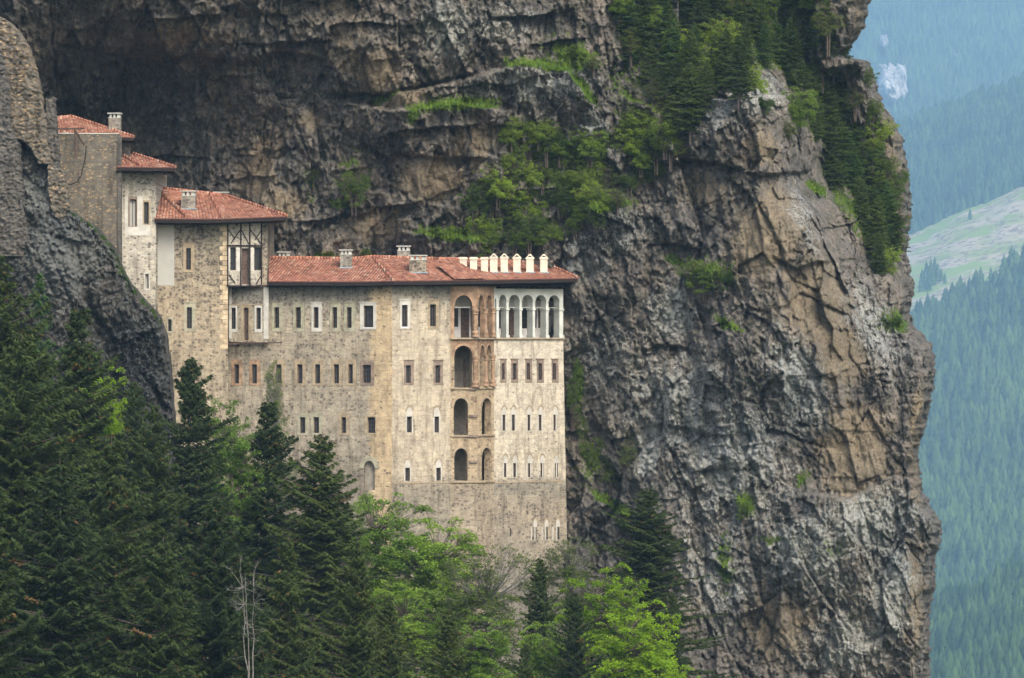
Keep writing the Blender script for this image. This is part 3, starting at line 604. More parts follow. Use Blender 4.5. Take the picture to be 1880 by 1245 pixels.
for a, b, m_ in ((551, 560.6, 'greenstone'), (576, 586, 'greenstone'), (627, 635.5, 'sand')): W1(a, b, 766, 795, (a - 5, b + 6, 758, 799), m_, bars=(2, 4))
W1(675, 689, 766, 795, (669, 691, 764, 797), 'sand', bars=(2, 3))
# blind arch low on the wing
oa = S1.r(668, 688, 846, 900); spA = S1.z(678, 860); ops.append((*oa[:4], spA, .3))
# windows and door of the bay that juts out slightly
bayx = (420.5, 493); bops = []
SB = Seg((420.5, 250.75), (493, 250.12))
for a, b in ((423.5, 433), (470.5, 479)): bops.append(window(SB, SB.r(a, b, 565, 604), main, SB.r(a - 3, b + 2.5, 561, 610), 'frameplaster', bars=(2, 4)))
wd = window(SB, SB.r(447.5, 456.5, 565, 625), main, SB.r(443, 461, 561, 626), 'sand', bars=(0, 0), name='balcony_door', pane='oldwood'); bops.append(wd)
mb = MB(); z0, z1 = SB.z(450, 628), SB.z(450, 524)
wall(mb, SB, 0, SB.L, z0, z1, bops, mi=0)
for u0_, u1_ in ((0, SB.u(427)), (SB.u(484), SB.L)):       # pale plaster strips at the bay's edges
    mb.frame_box(SB.A, SB.X, SB.Y, UP, u0_, u1_ - (0 if u0_ else .06), 0, .012, SB.z(450, 622), SB.z(450, 527) - .02, 2)
for (a, b) in ((0, 1), (1, 0)):
    u_ = SB.L if a else 0; mb.poly([SB.pt(u_, z0), SB.pt(u_, z0, -.6), SB.pt(u_, z1, -.6), SB.pt(u_, z1)], None, 0)
mb.poly([SB.pt(0, z0), SB.pt(SB.L, z0), SB.pt(SB.L, z0, -.6), SB.pt(0, z0, -.6)], None, 1)
mb.frame_box(SB.A, SB.X, SB.Y, UP, SB.u(420.5) + .06, SB.u(486), .014, .03, SB.z(450, 560), SB.z(450, 558), 3)
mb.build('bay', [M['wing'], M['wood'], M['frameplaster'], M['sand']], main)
# broken timber joists that carried the lost balconies
for (x0, x1, ya, yb) in ((398, 519, 633, 629), (376, 522, 526.5, 524)):
    t = MB(); t.tube([SB.pt(SB.u(x0), SB.z(450, ya), .10), SB.pt(SB.u((x0 + x1) / 2), SB.z(450, (ya + yb) / 2 - 1), .16), SB.pt(SB.u(x1), SB.z(450, yb), .12)], [.05, .055, .04], 5)
    for k in range(7):
        u = SB.u(422 + k * 11.5); t.tube([SB.pt(u, SB.z(450, ya - 1.2), -.1), SB.pt(u + .1, SB.z(450, ya), .55 + .2 * math.sin(k * 2.3))], [.045, .04], 5)
    t.build('balcony_joists', M['oldwood'], main)
ops2 = []
def W2(x0, x1, y0, y1, f=None, mat='sand', **k): ops2.append(window(S2, S2.r(x0, x1, y0, y1), main, S2.r(*f) if f else None, mat, **k))
W2(737.7, 748, 560, 600, (733.5, 753, 551, 604), 'frameplaster', lintel=1, sill=1, bars=(2, 3)); W2(789, 800, 559, 599, (785.5, 805.5, 551, 604), 'sand', lintel=1, bars=(2, 3))
W2(745, 754, 670.5, 703, (742, 759.5, 662, 706.5), 'brownstone', lintel=1, bars=(2, 4)); W2(799, 808, 670.5, 703, (796, 813, 662, 706), 'brownstone', lintel=1, bars=(2, 4))
W2(747, 756, 765, 794, tymp=.62, bars=(2, 5)); W2(797.7, 806, 765, 794, tymp=.62, bars=(2, 5)); W2(744, 752.5, 859, 883, tymp=.55, bars=(2, 4)); W2(801, 809, 859, 882, tymp=.55, bars=(2, 4))
ops5 = []
def W5(x0, x1, y0, y1, f=None, mat='sand', **k): ops5.append(window(S5, S5.r(x0, x1, y0, y1), main, S5.r(*f) if f else None, mat, depth=.14, **k))
for a, b, c, d in ((921, 925.8, 918.7, 929.3), (940.4, 947.4, 938, 950.5), (966, 972, 964, 976), (987.3, 994.3, 985, 997.3), (1013.3, 1019.4, 1012, 1024)): W5(a, b, 667, 697, (c, d, 660, 702.5), 'brownstone', lintel=1, bars=(1, 4))
for a, b in ((922.4, 927.6), (939, 945), (967.4, 973.2), (987.7, 994), (1014, 1020)): W5(a, b, 761.5, 790.5, tymp=.55, bars=(1, 5))
for a, b in ((924.7, 929.4), (941.3, 947), (967.6, 973.4), (989.6, 995.6), (1014.9, 1020.6)): W5(a, b, 850.5, 876, tymp=.55, bars=(1, 4))
for a, b in ((976.4, 981), (996.2, 1000.6), (1016, 1021)): W5(a, b, 967.5, 991, tymp=.5, bars=(1, 4))
W5(934.5, 937, 970, 985, bars=(0, 0))
# walls
mb = MB(); ztop = zt1
wall(mb, S1, 0, S1.L, ZB, ztop, ops, mi=0)
wall(mb, S2, 0, S2.L, ZB, ztop, ops2, mi=2, uoff=20)
zg = lambda s, px, py: s.z(px, py)
o3 = []
for (x0, x1, yt, ysp, yb) in ((834, 867, 634.5, 653, 712), (833, 859.5, 731, 748, 799), (834, 858.5, 823, 839, 883)): o3.append((*S3.r(x0, x1, yt, yb), zg(S3, 850, ysp), .75))
zL1b, zarc = zg(S3, 850, 620), ztop
wall(mb, S3, 0, S3.L, ZB, zL1b, o3, mi=3, ri=3, uoff=33)
o4 = []
for (x0, x1, yt, ysp, yb) in ((881, 888.5, 633.4, 650, 710), (893.2, 901, 633.4, 650, 710), (884.5, 901, 731, 746, 797.7), (884.5, 900.5, 822, 836, 882.5)): o4.append((*S4.r(x0, x1, yt, yb), zg(S4, 890, ysp), .5))
wall(mb, S4, 0, S4.L, ZB, zL1b, o4, mi=3, ri=3, uoff=40)
wall(mb, S5, 0, S5.L, ZB, zL1b, ops5, mi=4, uoff=50)
# right return wall going back into the rock, left return, and hidden back
Rb = P(1026, 0, 266); Re = S5.pt(S5.L, 0); Re0 = S5.pt(S5.L, ZB)
mb.poly([Re0, (Rb.x + .3, Rb.y, ZB), (Rb.x, Rb.y, zL1b), S5.pt(S5.L, zL1b)], None, 4)
La = S1.pt(0, 0); Lb = P(424, 0, 262)
mb.poly([(La.x, La.y, ZB), (Lb.x, Lb.y, ZB), (Lb.x, Lb.y, ztop), (La.x, La.y, ztop)], None, 0)
mb.poly([(Lb.x, 262, ZB), (Rb.x, 266, ZB), (Rb.x, 266, ztop), (Lb.x, 262, ztop)], None, 0)
M['brownwall'] = masonry('brown_cream_wall', [(0, (.34, .30, .24)), (.31, (.38, .34, .27)), (.36, (.46, .385, .275)), (.72, (.44, .365, .265)), (.76, (.27, .195, .135)), (1, (.25, .17, .11))], [(0, (.1, .09, .08, .6)), (.34, (.14, .12, .1, .6)), (.5, (.2, .15, .1, .35)), (1, (.2, .14, .09, .35))], sx=4, sy=7, size=.38)
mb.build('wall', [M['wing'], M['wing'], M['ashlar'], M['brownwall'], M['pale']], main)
# string courses
for sg, py in ((S3, 712), (S4, 711), (S3, 799), (S4, 798), (S3, 883.5), (S4, 883), (S2, 885), (S5, 883)):
    mb = MB(); z = zg(sg, (sg is S2) * 770 + (sg is S3) * 850 + (sg is S4) * 890 + (sg is S5) * 970, py); mb.frame_box(sg.A, sg.X, sg.Y, UP, 0, sg.L, -.05, .10 if sg in (S3, S4) else .035, z - .1, z - .01, 0); mb.build('string_course', M['sand'], main)
mb = MB()
for sg in (S3, S4, S5): mb.frame_box(sg.A, sg.X, sg.Y, UP, -.02, sg.L + .03, -.6, .16, zL1b - .10, zL1b, 0)
mb.build('gallery_ledge', M['sand'], main)
# corbel courses at the pier between the big and the narrow arches
for py in (712, 762, 799, 846):
    mb = MB(); z = zg(S3, 868, py); mb.frame_box(S3.A, S3.X, S3.Y, UP, S3.u(861), S3.L + .02, -.05, .14, z - .13, z + .02, 0); mb.build('corbel', M['brownstone'], main)
# archivolts round the open arches
def archivolt(sg, o, wd, out, parent, mat):
    pa = arc(o[0], o[1], o[4], o[3], o[6] if len(o) > 6 else 0); c = (o[0] + o[1]) / 2; pb = [(c + (p[0] - c) * (1 + 2 * wd / (o[1] - o[0])), o[4] + (p[1] - o[4]) * (1 + wd / (o[3] - o[4]))) for p in pa]
    f = MB()
    for k in range(len(pa) - 1):
        f.poly([sg.pt(*pa[k], out), sg.pt(*pb[k], out), sg.pt(*pb[k + 1], out), sg.pt(*pa[k + 1], out)], [pa[k], pb[k], pb[k + 1], pa[k + 1]])
        f.poly([sg.pt(*pb[k], 0), sg.pt(*pb[k + 1], 0), sg.pt(*pb[k + 1], out), sg.pt(*pb[k], out)], None); f.poly([sg.pt(*pa[k], 0), sg.pt(*pa[k + 1], 0), sg.pt(*pa[k + 1], out), sg.pt(*pa[k], out)], None)
    f.build('archivolt', M[mat], parent)
for o in o3[1:]: archivolt(S3, o, .16, .05, main, 'sand')
archivolt(S3, o3[0], .16, .05, main, 'orangestone')
for o in o4[:2]: archivolt(S4, o, .08, .05, main, 'orangestone')
for o in o4[2:]: archivolt(S4, o, .12, .05, main, 'sand')
archivolt(S1, ops[-1], .3, .06, main, 'greenstone')
# lining behind the lower loggia openings: pale back wall, side walls, floor
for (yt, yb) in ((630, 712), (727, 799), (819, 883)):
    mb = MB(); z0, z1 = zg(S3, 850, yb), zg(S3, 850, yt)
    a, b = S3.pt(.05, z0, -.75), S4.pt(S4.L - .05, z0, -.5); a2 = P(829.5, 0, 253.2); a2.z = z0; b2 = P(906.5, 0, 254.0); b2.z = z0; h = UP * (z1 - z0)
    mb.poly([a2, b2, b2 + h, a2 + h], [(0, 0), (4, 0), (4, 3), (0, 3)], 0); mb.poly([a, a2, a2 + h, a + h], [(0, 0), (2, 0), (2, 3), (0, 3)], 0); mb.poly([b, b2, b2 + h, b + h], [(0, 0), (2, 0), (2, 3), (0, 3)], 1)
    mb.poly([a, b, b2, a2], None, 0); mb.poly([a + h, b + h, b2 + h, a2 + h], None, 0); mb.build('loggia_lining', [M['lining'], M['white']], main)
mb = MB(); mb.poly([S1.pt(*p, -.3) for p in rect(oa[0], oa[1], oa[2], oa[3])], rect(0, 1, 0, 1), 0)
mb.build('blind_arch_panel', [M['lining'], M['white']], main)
mb = MB(); mb.frame_box(S3.A, S3.X, S3.Y, UP, S3.u(864.5), S3.u(868), -2.2, -2.1, zg(S3, 865, 712), zg(S3, 865, 660)); mb.build('timber_post', M['oldwood'], main)
# columns of the middle loggia
def column(sg, px, yb, yt, r, out, parent, mat='orangestone'):
    c = sg.pt(sg.u(px), 0, out); z0 = sg.z(px, yb); H = sg.z(px, yt) - z0; f = MB()
    f.lathe((c.x, c.y, z0), [(r * 1.7, 0), (r * 1.7, .1), (r * 1.25, .14), (r * 1.5, .3), (r * 1.05, .42), (r, H - .38), (r * 1.3, H - .30), (r * 1.1, H - .25), (r * 1.5, H - .08), (r * 1.6, H), (0, H)], 12)
    return f.build('column', M[mat], parent)
column(S3, 873, 711, 655, .17, .02, main); column(S4, 890.9, 709, 652, .12, .05, main); column(S4, 903.6, 709, 652, .14, .05, main)
# ---- the top arcade
mb = MB(); zf = zL1b
oB = (*S3.r(834, 867.5, 542, 620)[:2], zf, zg(S3, 850, 542), zg(S3, 850, 564), .45)
wall(mb, S3, 0, S3.L, zf, ztop, [oB], mi=1, ri=1, uoff=0)
oC = [(*S4.r(877.5, 888, 541.5, 620)[:2], zf, zg(S4, 883, 541.5), zg(S4, 883, 562), .3), (*S4.r(892.5, 902.5, 541.5, 620)[:2], zf, zg(S4, 898, 541.5), zg(S4, 898, 562), .3)]
wall(mb, S4, 0, S4.L, zf, ztop, oC, mi=1, ri=1)
zs, zq, za = zg(S5, 970, 566), zg(S5, 970, 554), zg(S5, 970, 541.5); oD = []
for a, b in ((908, 911.5), (916, 929.6), (934, 954), (958.2, 978), (982.5, 1002.4), (1007, 1027)):
    q = S5.r(a, b, 541.5, 620); oD.append((q[0], q[1], zf, za if b - a > 6 else zq + .2, zq, .62))
wall(mb, S5, 0, S5.L, zf, ztop, oD, mi=0, ri=0)
mb.poly([S5.pt(S5.L, zf), (Rb.x, Rb.y, zf), (Rb.x, Rb.y, ztop), S5.pt(S5.L, ztop)], None, 0)
# parapet-less floor, ceiling and the inner wall of the gallery
A0 = S3.pt(.02, zf - .01, -.46); A1 = P(829, 0, 253.0); B1 = P(1029, 0, 258.2); A1.z = B1.z = zf - .01; B0 = S5.pt(S5.L - .05, zf - .01, -.65); hh = UP * (ztop - zf)
C4 = P(897, 0, 254.0); C4.z = zf - .01
mb.poly([A0, S4.pt(0, zf - .01, -.3), S5.pt(0, zf - .01, -.6), B0, B1, C4, A1], None, 1); mb.poly([A0 + hh, S4.pt(0, ztop, -.3), S5.pt(0, ztop, -.6), B0 + hh, B1 + hh, C4 + hh, A1 + hh], None, 3)
for a, b in ((A0, A1), (A1, C4), (C4, B1), (B1, B0)): mb.poly([a, b, b + hh, a + hh], None, 2)
arc_o = mb.build('arcade', [M['plaster'], M['orangestone'], M['white'], M['wood']], main)
for o in oD[1:]: archivolt(S5, o, .07, .03, arc_o, 'plaster')
archivolt(S3, oB, .14, .05, arc_o, 'orangestone')
for o in oC: archivolt(S4, o, .07, .04, arc_o, 'orangestone')
# capitals and plinths on the white piers
edges = [0] + [v for o in oD for v in o[:2]] + [S5.L]
for k in range(2, len(edges), 2):
    a, b = edges[k], edges[k + 1]; f = MB()
    f.frame_box(S5.A, S5.X, S5.Y, UP, a - .04, b + .04, -.66, .05, zs - .13, zs - .02); f.frame_box(S5.A, S5.X, S5.Y, UP, a - .04, b + .04, -.66, .06, zf, zf + .16); f.build('capital', M['plaster'], arc_o)
for px in (872.5,): column(S3, px, 619, 568, .17, .03, arc_o)
column(S4, 890.3, 619, 566, .12, .05, arc_o); column(S4, 904.5, 619, 566, .12, .05, arc_o)
# doors, windows and stoves on the gallery's inner wall
Sg = Seg.__new__(Seg); Sg.A = Vector((A1.x, A1.y, 0)); Sg.X = (C4 - A1); Sg.X.z = 0; Sg.L = Sg.X.length; Sg.X.normalize(); Sg.Y = Vector((Sg.X.y, -Sg.X.x, 0)); Sg.batter = 0
Sh = Seg.__new__(Seg); Sh.A = Vector((C4.x, C4.y, 0)); Sh.X = (B1 - C4); Sh.X.z = 0; Sh.L = Sh.X.length; Sh.X.normalize(); Sh.Y = Vector((Sh.X.y, -Sh.X.x, 0)); Sh.batter = 0
for sg, lst in ((Sg, ((832, 841, 600, 'w'), (846, 861, 620, 'd'), (864, 874, 600, 'w'), (878, 886, 600, 'w'), (892, 898, 604, 'w'))), (Sh, ((914, 921, 603, 'w'), (932, 945, 620, 'd'), (956, 967.5, 603, 'w'), (980, 984.5, 602, 'w'), (988, 993, 602, 'd')))):  # real openings, their dark panels widened to stand for the unlit interior
    for a, b, yb, k in lst:
        z0 = sg.z((a + b) / 2, yb) if yb < 619 else zf; q = MB(); z1 = sg.z((a + b) / 2, 566)
        q.frame_box(sg.A, sg.X, sg.Y, UP, sg.u(a), sg.u(b), 0, .03, z0, z1, 0); q.frame_box(sg.A, sg.X, sg.Y, UP, sg.u(a), sg.u(b), 0.031, .05, (z0 + z1) / 2 - .02, (z0 + z1) / 2 + .02, 1)
        q.build('gallery_door' if k == 'd' else 'gallery_window', [M['oldwood' if k == 'd' else 'glass'], M['bar']], arc_o)
# tie rods of the arcade
for o in oD[1:] + [oB]:
    f = MB(); sg = S5 if o is not oB else S3
    f.frame_box(sg.A, sg.X, sg.Y, UP, o[0], o[1], -.3, -.27, zs + .02, zs + .05); f.build('tie_rod', M['plaster'], arc_o)
# ---- the main roof
def off(p, d, py):  # eave point in front of a plan point
    q = Vector(((p[0] - CX) * p[1] / F, p[1], 0)); return q
def EP(px, D, py): return P(px, py, D)
E = [EP(493, 249.55, 516.5), EP(656, 248.2, 517), EP(722, 247.65, 515.5), EP(832, 249.1, 514.5), EP(905, 250.6, 513.5), EP(1061, 254.6, 510.5)]
Rg = [EP(493, 254.2, 473.5), EP(646, 253.6, 476), EP(684, 253.6, 472), EP(802, 253.2, 476), EP(870, 255.0, 477), EP(1000, 258.6, 484)]
Bk = [EP(493, 259, 505), EP(646, 259, 505), EP(684, 259, 505), EP(802, 260, 505), EP(880, 261, 505), EP(1052, 266, 509)]
fac = [[E[0], E[1], Rg[1], Rg[0]], [E[1], E[2], Rg[2], Rg[1]], [E[2], E[3], Rg[3], Rg[2]], [E[3], E[4], Rg[4], Rg[3]], [E[4], E[5], Rg[5], Rg[4]]]
for i in range(5): fac.append([Bk[i + 1], Bk[i], Rg[i], Rg[i + 1]])
fac.append([E[5], Bk[5], Rg[5]])
mroof = roof('roof', E + [Bk[5]], fac, main, fas=.26, hips=[(E[2], Rg[2]), (E[5], Rg[5]), (Rg[1], Rg[2]), (Rg[2], Rg[3]), (Rg[0], Rg[1]), (Rg[3], Rg[4]), (Rg[4], Rg[5])])
from mathutils.geometry import intersect_ray_tri
def on_roof(facets_, px, py, fallback):
    d = P(px, py, 1.0)
    for f in facets_:
        for k in range(1, len(f) - 1):
            h = intersect_ray_tri(f[0], f[k], f[k + 1], d, Vector((0, 0, 0)), True)
            if h is not None: return h.y
    return fallback
# raised dormer-like hip over the loggia
hp = [EP(800, 251.2, 487), EP(834, 249.0, 513), EP(893, 250.2, 511.5), EP(846, 252.2, 486)]
mb = MB(); roof_slab(mb, [hp[1] + UP * .02, hp[2] + UP * .02, hp[3] + UP * .12, hp[0] + UP * .12]); o_ = mb.build('roof_hip', M['tiles'], mroof)
for px, pb, pt_, w_, D_ in ((850.6, 489, 472, 13, 252.4), (869.5, 494, 472, 13, 252.0), (889.5, 498, 472, 13, 251.9)): chimney(mroof, px, pb, pt_, w_, D_, kind='pot', flash=False, on=fac[:5])
for px, D_, tp in ((906.5, 251.9, 465.5), (925.8, 252.2, 465.5), (949, 252.8, 466), (973, 253.4, 466.5), (998.5, 254.1, 466.5)): chimney(mroof, px, 500.5, tp, 13.5, D_, kind='gable', on=fac[:5])
chimney(mroof, 767, 501, 468, 31, 250.4, kind='flat', mat='tower', dy=1.0, on=fac[:5]); chimney(mroof, 741, 480, 451, 23, 254.5, kind='flat', mat='darkstack', flash=False)
chimney(mroof, 635, 492, 458, 21, 251.8, kind='flat', mat='darkstack', on=fac[:5]); chimney(mroof, 521, 482, 462, 22, 254.5, kind='flat', mat='darkstack', flash=False)
# rafters ends under the right eave
f = MB()
for k in range(13):
    u = S5.u(912) + k * (S5.L - S5.u(912)) / 12.0; f.frame_box(S5.A, S5.X, S5.Y, UP, u - .05, u + .05, -.1, .55, ztop - .34, ztop - .2)
f.build('rafter_ends', M['wood'], mroof)
mb = MB()
for sg in (S1, S2, S3, S4, S5): mb.frame_box(sg.A, sg.X, sg.Y, UP, 0 if sg is not S1 else S1.u(494), sg.L, .012, .12, ztop - .22, ztop + .12)
mb.build('wall_plate', M['wood'], main)

# ================================================================== tower house left of the main building
tow = empty('tower_house', P(360, 700, 250)); tag(tow, 'tall stone house with hipped red roof and half timbered upper bay above the main building', 'building')
T1 = Seg((286, 249.4), (418.5, 249.7)); T2 = Seg((418.5, 249.7), (491, 250.3)); tz = T1.z(350, 405); ot = []
ot.append(window(T1, T1.r(341.7, 350.6, 455.5, 495), tow, T1.r(336.5, 357, 447, 500), 'sand', lintel=1, bars=(1, 3))); ot.append(window(T1, T1.r(343, 352.3, 564, 603), tow, T1.r(338, 359, 556, 609), 'greenstone', lintel=1, bars=(1, 4)))
ot.append(window(T1, T1.r(308.5, 315, 586, 608), tow, T1.r(306.5, 318, 582, 612), 'greenstone', bars=(0, 1)))
mb = MB(); wall(mb, T1, T1.u(320), T1.L, ZB + 2, tz, [ot[0], ot[1]], mi=0)
wall(mb, T1, 0, T1.u(320), ZB + 2, T1.z(300, 524), [ot[2]], mi=0)
wall(mb, T1, 0, T1.u(320), T1.z(300, 524), tz, [], mi=1)
z524 = T2.z(450, 524); wall(mb, T2, 0, T2.L, z524, tz, [], mi=0, out=-.7)
for s_ in (T1.pt(0, 0), T2.pt(T2.L, 0, -.25)):
    zz = ZB + 2 if s_.x < T1.pt(1, 0).x else z524; mb.poly([(s_.x, s_.y, zz), (s_.x, 258, zz), (s_.x, 258, tz), (s_.x, s_.y, tz)], [(0, zz), (8, zz), (8, tz), (0, tz)], 0)
q = T2.pt(0, z524); mb.poly([T2.pt(0, z524, -.3), T2.pt(0, z524), T2.pt(0, tz), T2.pt(0, tz, -.3)], None, 0)
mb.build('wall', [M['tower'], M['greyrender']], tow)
# orange quoins on the tower's right corner and pale strips
mb = MB()
for k in range(26):
    py = 400 + k * 8.5; w_ = .34 if k % 2 else .52
    mb.frame_box(T1.A, T1.X, T1.Y, UP, T1.L - w_, T1.L, .0, .018, T1.z(410, 640 - k * 9), T1.z(410, 640 - k * 9) + .27, 0)
mb.build('quoins', M['sandlight'], tow)
# timber bay: infill, posts, braces, windows, door
bay = MB(); Tb = T2; zb0, zb1 = Tb.z(450, 525), Tb.z(450, 408); u_ = lambda px: Tb.u(px); z_ = lambda py: Tb.z(450, py)
bwin = [window(Tb, Tb.r(423, 433, 454, 496), tow, None, bars=(0, 0)), window(Tb, Tb.r(467, 480, 454, 496), tow, None, bars=(0, 0)), window(Tb, Tb.r(444, 457.5, 456, 522), tow, None, bars=(0, 0), name='timber_door', pane='oldwood')]
wall(bay, Tb, u_(418), u_(481), zb0, zb1, bwin, mi=0, out=0.0)
wall(bay, Tb, u_(481), Tb.L, zb0, zb1, [], mi=3)
bay.poly([Tb.pt(u_(418), zb0), Tb.pt(Tb.L, zb0), Tb.pt(Tb.L, zb0, -.4), Tb.pt(u_(418), zb0, -.4)], None, 1)
fb = lambda x0, x1, y0, y1, o0=.0, o1=.07, mi=1: bay.frame_box(Tb.A, Tb.X, Tb.Y, UP, u_(x0), u_(x1), o0, o1, z_(y1), z_(y0), mi)
for x in (418, 442, 458.5, 480): fb(x - 1.1, x + 1.1, 410, 526)
fb(416, 482, 450, 452.5, .01, .08); fb(416, 482, 524, 526.5, .01, .085); fb(434, 441, 455, 498, .002, .02, 2); fb(460, 466, 455, 498, .002, .02, 2); fb(419.2, 422, 455, 498, .002, .02, 2)
def brace(x0, y0, x1, y1, o=.05):
    a, b = Tb.pt(u_(x0), z_(y0), o), Tb.pt(u_(x1), z_(y1), o); bay.tube([a, b], [.035, .035], 4, 1)
for q in ((419, 422, 430, 437), (441, 422, 424, 447), (443, 422, 457, 448), (459.5, 422, 479, 447), (479, 424, 468, 440), (480, 505, 470, 521), (421, 505, 432, 521)): brace(*q)
bay.build('timber_bay', [M['narrow'], M['wood'], M['frameplaster'], M['tower']], tow)
# roof
TE = [EP(284, 247.9, 401), EP(345, 248.0, 401.5), EP(408, 248.3, 401.5), EP(527, 249.4, 397)]
TR = [EP(287, 253, 345.5), EP(330, 253.2, 350), EP(385, 253.5, 356), EP(420, 254.2, 361)]
TB = [EP(284, 258, 385), EP(330, 258, 390), EP(400, 258, 392), EP(518, 257, 396)]
fac = [[TE[0], TE[1], EP(331, 249.3, 388), TR[0]], [TE[1], TE[2], TR[2], TR[1]], [TE[2], TE[3], TR[3], TR[2]], [TE[3], TB[3], TR[3]], [TE[1], TR[1], TR[0], EP(331, 249.3, 388)]]
for i in range(3): fac.append([TB[i + 1], TB[i], TR[i], TR[i + 1]])
troof = roof('roof', [TE[0], TE[1], TE[2], TE[3], TB[3]], fac, tow, fas=.26, hips=[(TE[1] + UP * .05, TR[0]), (TE[2], TR[2]), (TE[3], TR[3]), (TR[0], TR[2]), (TR[2], TR[3])])
chimney(troof, 345.5, 384, 350, 26, 250.2, kind='flat', dy=1.0, on=fac[:5]); chimney(troof, 405.5, 362, 352, 25, 254.6, kind='flat', mat='darkstack', flash=False)

# ================================================================== narrow house
nar = empty('narrow_house', P(255, 560, 248)); tag(nar, 'narrow grey stone house with patched white plaster around two windows', 'building')
N1 = Seg((224, 247.6), (286, 248.1)); nz1 = N1.z(250, 313)
on = [window(N1, N1.r(238, 250.5, 366, 415), nar, N1.r(235, 252, 361, 416), 'brownstone', bars=(1, 0), pane='greyrender'), window(N1, N1.r(264.5, 273, 371, 411), nar, N1.r(262, 276, 368, 413), 'sand', bars=(1, 0)),
      window(N1, N1.r(266.5, 273, 503, 530), nar, N1.r(264.5, 275, 500, 533), 'frameplaster', bars=(0, 0), pane='greyrender')]
mb = MB(); wall(mb, N1, 0, N1.L, -2, nz1, on, mi=0)
s_ = N1.pt(N1.L, 0); mb.poly([(s_.x, s_.y, -2), (s_.x, 256, -2), (s_.x, 256, nz1), (s_.x, s_.y, nz1)], None, 0)
mb.build('wall', [M['narrow']], nar)
mb = MB(); wall(mb, N1, N1.u(229), N1.u(275.5), N1.z(250, 432), N1.z(250, 360), [(N1.u(235), N1.u(252), N1.z(250, 416), N1.z(250, 359.9)), (N1.u(262), N1.u(275.4), N1.z(250, 413), N1.z(250, 359.9))], depth=.01, out=.012, mi=0); mb.build('plaster_patch', M['frameplaster'], nar)
NE = [EP(215, 246.2, 306), EP(322, 247.0, 307.5)]; NR = [EP(215, 250.5, 278), EP(246, 250.5, 283)]; NB = [EP(215, 255, 300), EP(316, 254.5, 304)]
roof('roof', [NE[0], NE[1], NB[1]], [[NE[0], NE[1], NR[1], NR[0]], [NB[1], NB[0], NR[0], NR[1]], [NE[1], NB[1], NR[1]]], nar, fas=.24, hips=[(NE[1], NR[1]), (NE[0] + (NE[1] - NE[0]) * .42, NR[0])])

# ================================================================== upper house
upp = empty('upper_house', P(165, 480, 246)); tag(upp, 'small upper house with tiled roof and yellow stone front in the cave mouth', 'building')
U1 = Seg((100, 246.2), (217.5, 246.6)); mb = MB(); wall(mb, U1, 0, U1.L, 0, U1.z(160, 246), [], mi=0)
mb.frame_box(U1.A, U1.X, U1.Y, UP, -.02, U1.L + .05, -.5, .05, U1.z(160, 246), U1.z(160, 244.4), 2)
e_ = U1.pt(U1.L, 0); mb.poly([(e_.x, e_.y, 0), (e_.x, 254, 0), (e_.x, 254, U1.z(160, 246)), (e_.x, e_.y, U1.z(160, 246))], None, 1)
mb.frame_box(U1.A, U1.X, U1.Y, UP, U1.L - .05, U1.L + .2, -.35, .12, 0, U1.z(160, 249), 1)
mb.build('wall', [M['stack'], M['greystack'], M['plaster']], upp)
mb = MB(); wall(mb, Seg((222, 249.5), (238, 249.6)), 0, .6, 9, P(0, 257, 249).z, [], mi=0); mb.build('back_wall', M['greystack'], upp)
UE = [EP(92, 247.4, 245.5), EP(246, 248.4, 252)]; UR = [EP(92, 252, 219), EP(131, 252, 214.5)]; UB = [EP(92, 256, 240), EP(238, 256, 248)]
ur = roof('roof', [UE[0], UE[1], UB[1]], [[UE[0], UE[1], UR[1], UR[0]], [UB[1], UB[0], UR[0], UR[1]], [UE[1], UB[1], UR[1]]], upp, fas=.22, hips=[(UE[1], UR[1]), (UR[0], UR[1])])
chimney(ur, 210, 236, 207, 21.5, 249.6, kind='flat', mat='darkstack', dy=.8, flash=False)
# timber hoist frame standing on the wall
mb = MB(); mb.tube([P(139.5, 291, 245.6), P(138, 236, 245.6)], [.09, .08], 6); mb.tube([P(103, 236.5, 245.6), P(154, 236, 245.6)], [.055, .055], 6); mb.tube([P(138, 239, 245.5), P(155, 266, 245.9)], [.08, .07], 6)
tag(mb.build('timber_frame', M['oldwood']), 'weathered timber post with cross beam and brace before the upper house', 'timber frame')
# cable slung across the wall
mb = MB(); pts = [P(x, y, 245.5) for x, y in ((114, 318), (116, 330), (121, 338), (130, 339), (142, 334), (149, 322), (153, 305), (157, 288), (158, 268))]; mb.tube(pts, [.035] * len(pts), 5)
tag(mb.build('hanging_cable', M['wood']), 'dark drooping cable hanging across the yellow stone wall', 'cable')

#@@SECTION3
# ================================================================== rock outcrop, ruined walls on the left
OD = 240.0
ogx = np.arange(-240, 345, 2.0); ogy = np.concatenate([np.arange(150, 1080, 2.0), np.arange(1080, 1500, 14.)])
OX, OY = np.meshgrid(ogx, ogy)
OE = np.array([(150, -60), (235, 20), (290, 85), (340, 112), (385, 128), (420, 185), (455, 214), (490, 228), (520, 243), (560, 278), (585, 300), (620, 309), (680, 318), (760, 324), (900, 330), (1500, 335)], float)
oe = np.interp(OY, OE[:, 0], OE[:, 1]) + 3 * fbm(OX * 0 + 1.7, OY / 22, 3, 81)
op_ = OX - (oe - 16); OXX = np.where(op_ > 0, oe - 16 + 16 * np.tanh(op_ / 16), OX)
orl = 1.0 * facets((OX - .35 * OY) / 110, OY / 190, 91, 1.2) + .5 * facets((OX - .35 * OY) / 45, OY / 75, 93, 1.4) + .4 * facets((OX - .35 * OY) / 19, OY / 30, 95, 1.4) + .36 * facets(OX / 8, OY / 10, 97, 1.5) + .2 * facets(OX / 4, OY / 5, 99, 1.4)
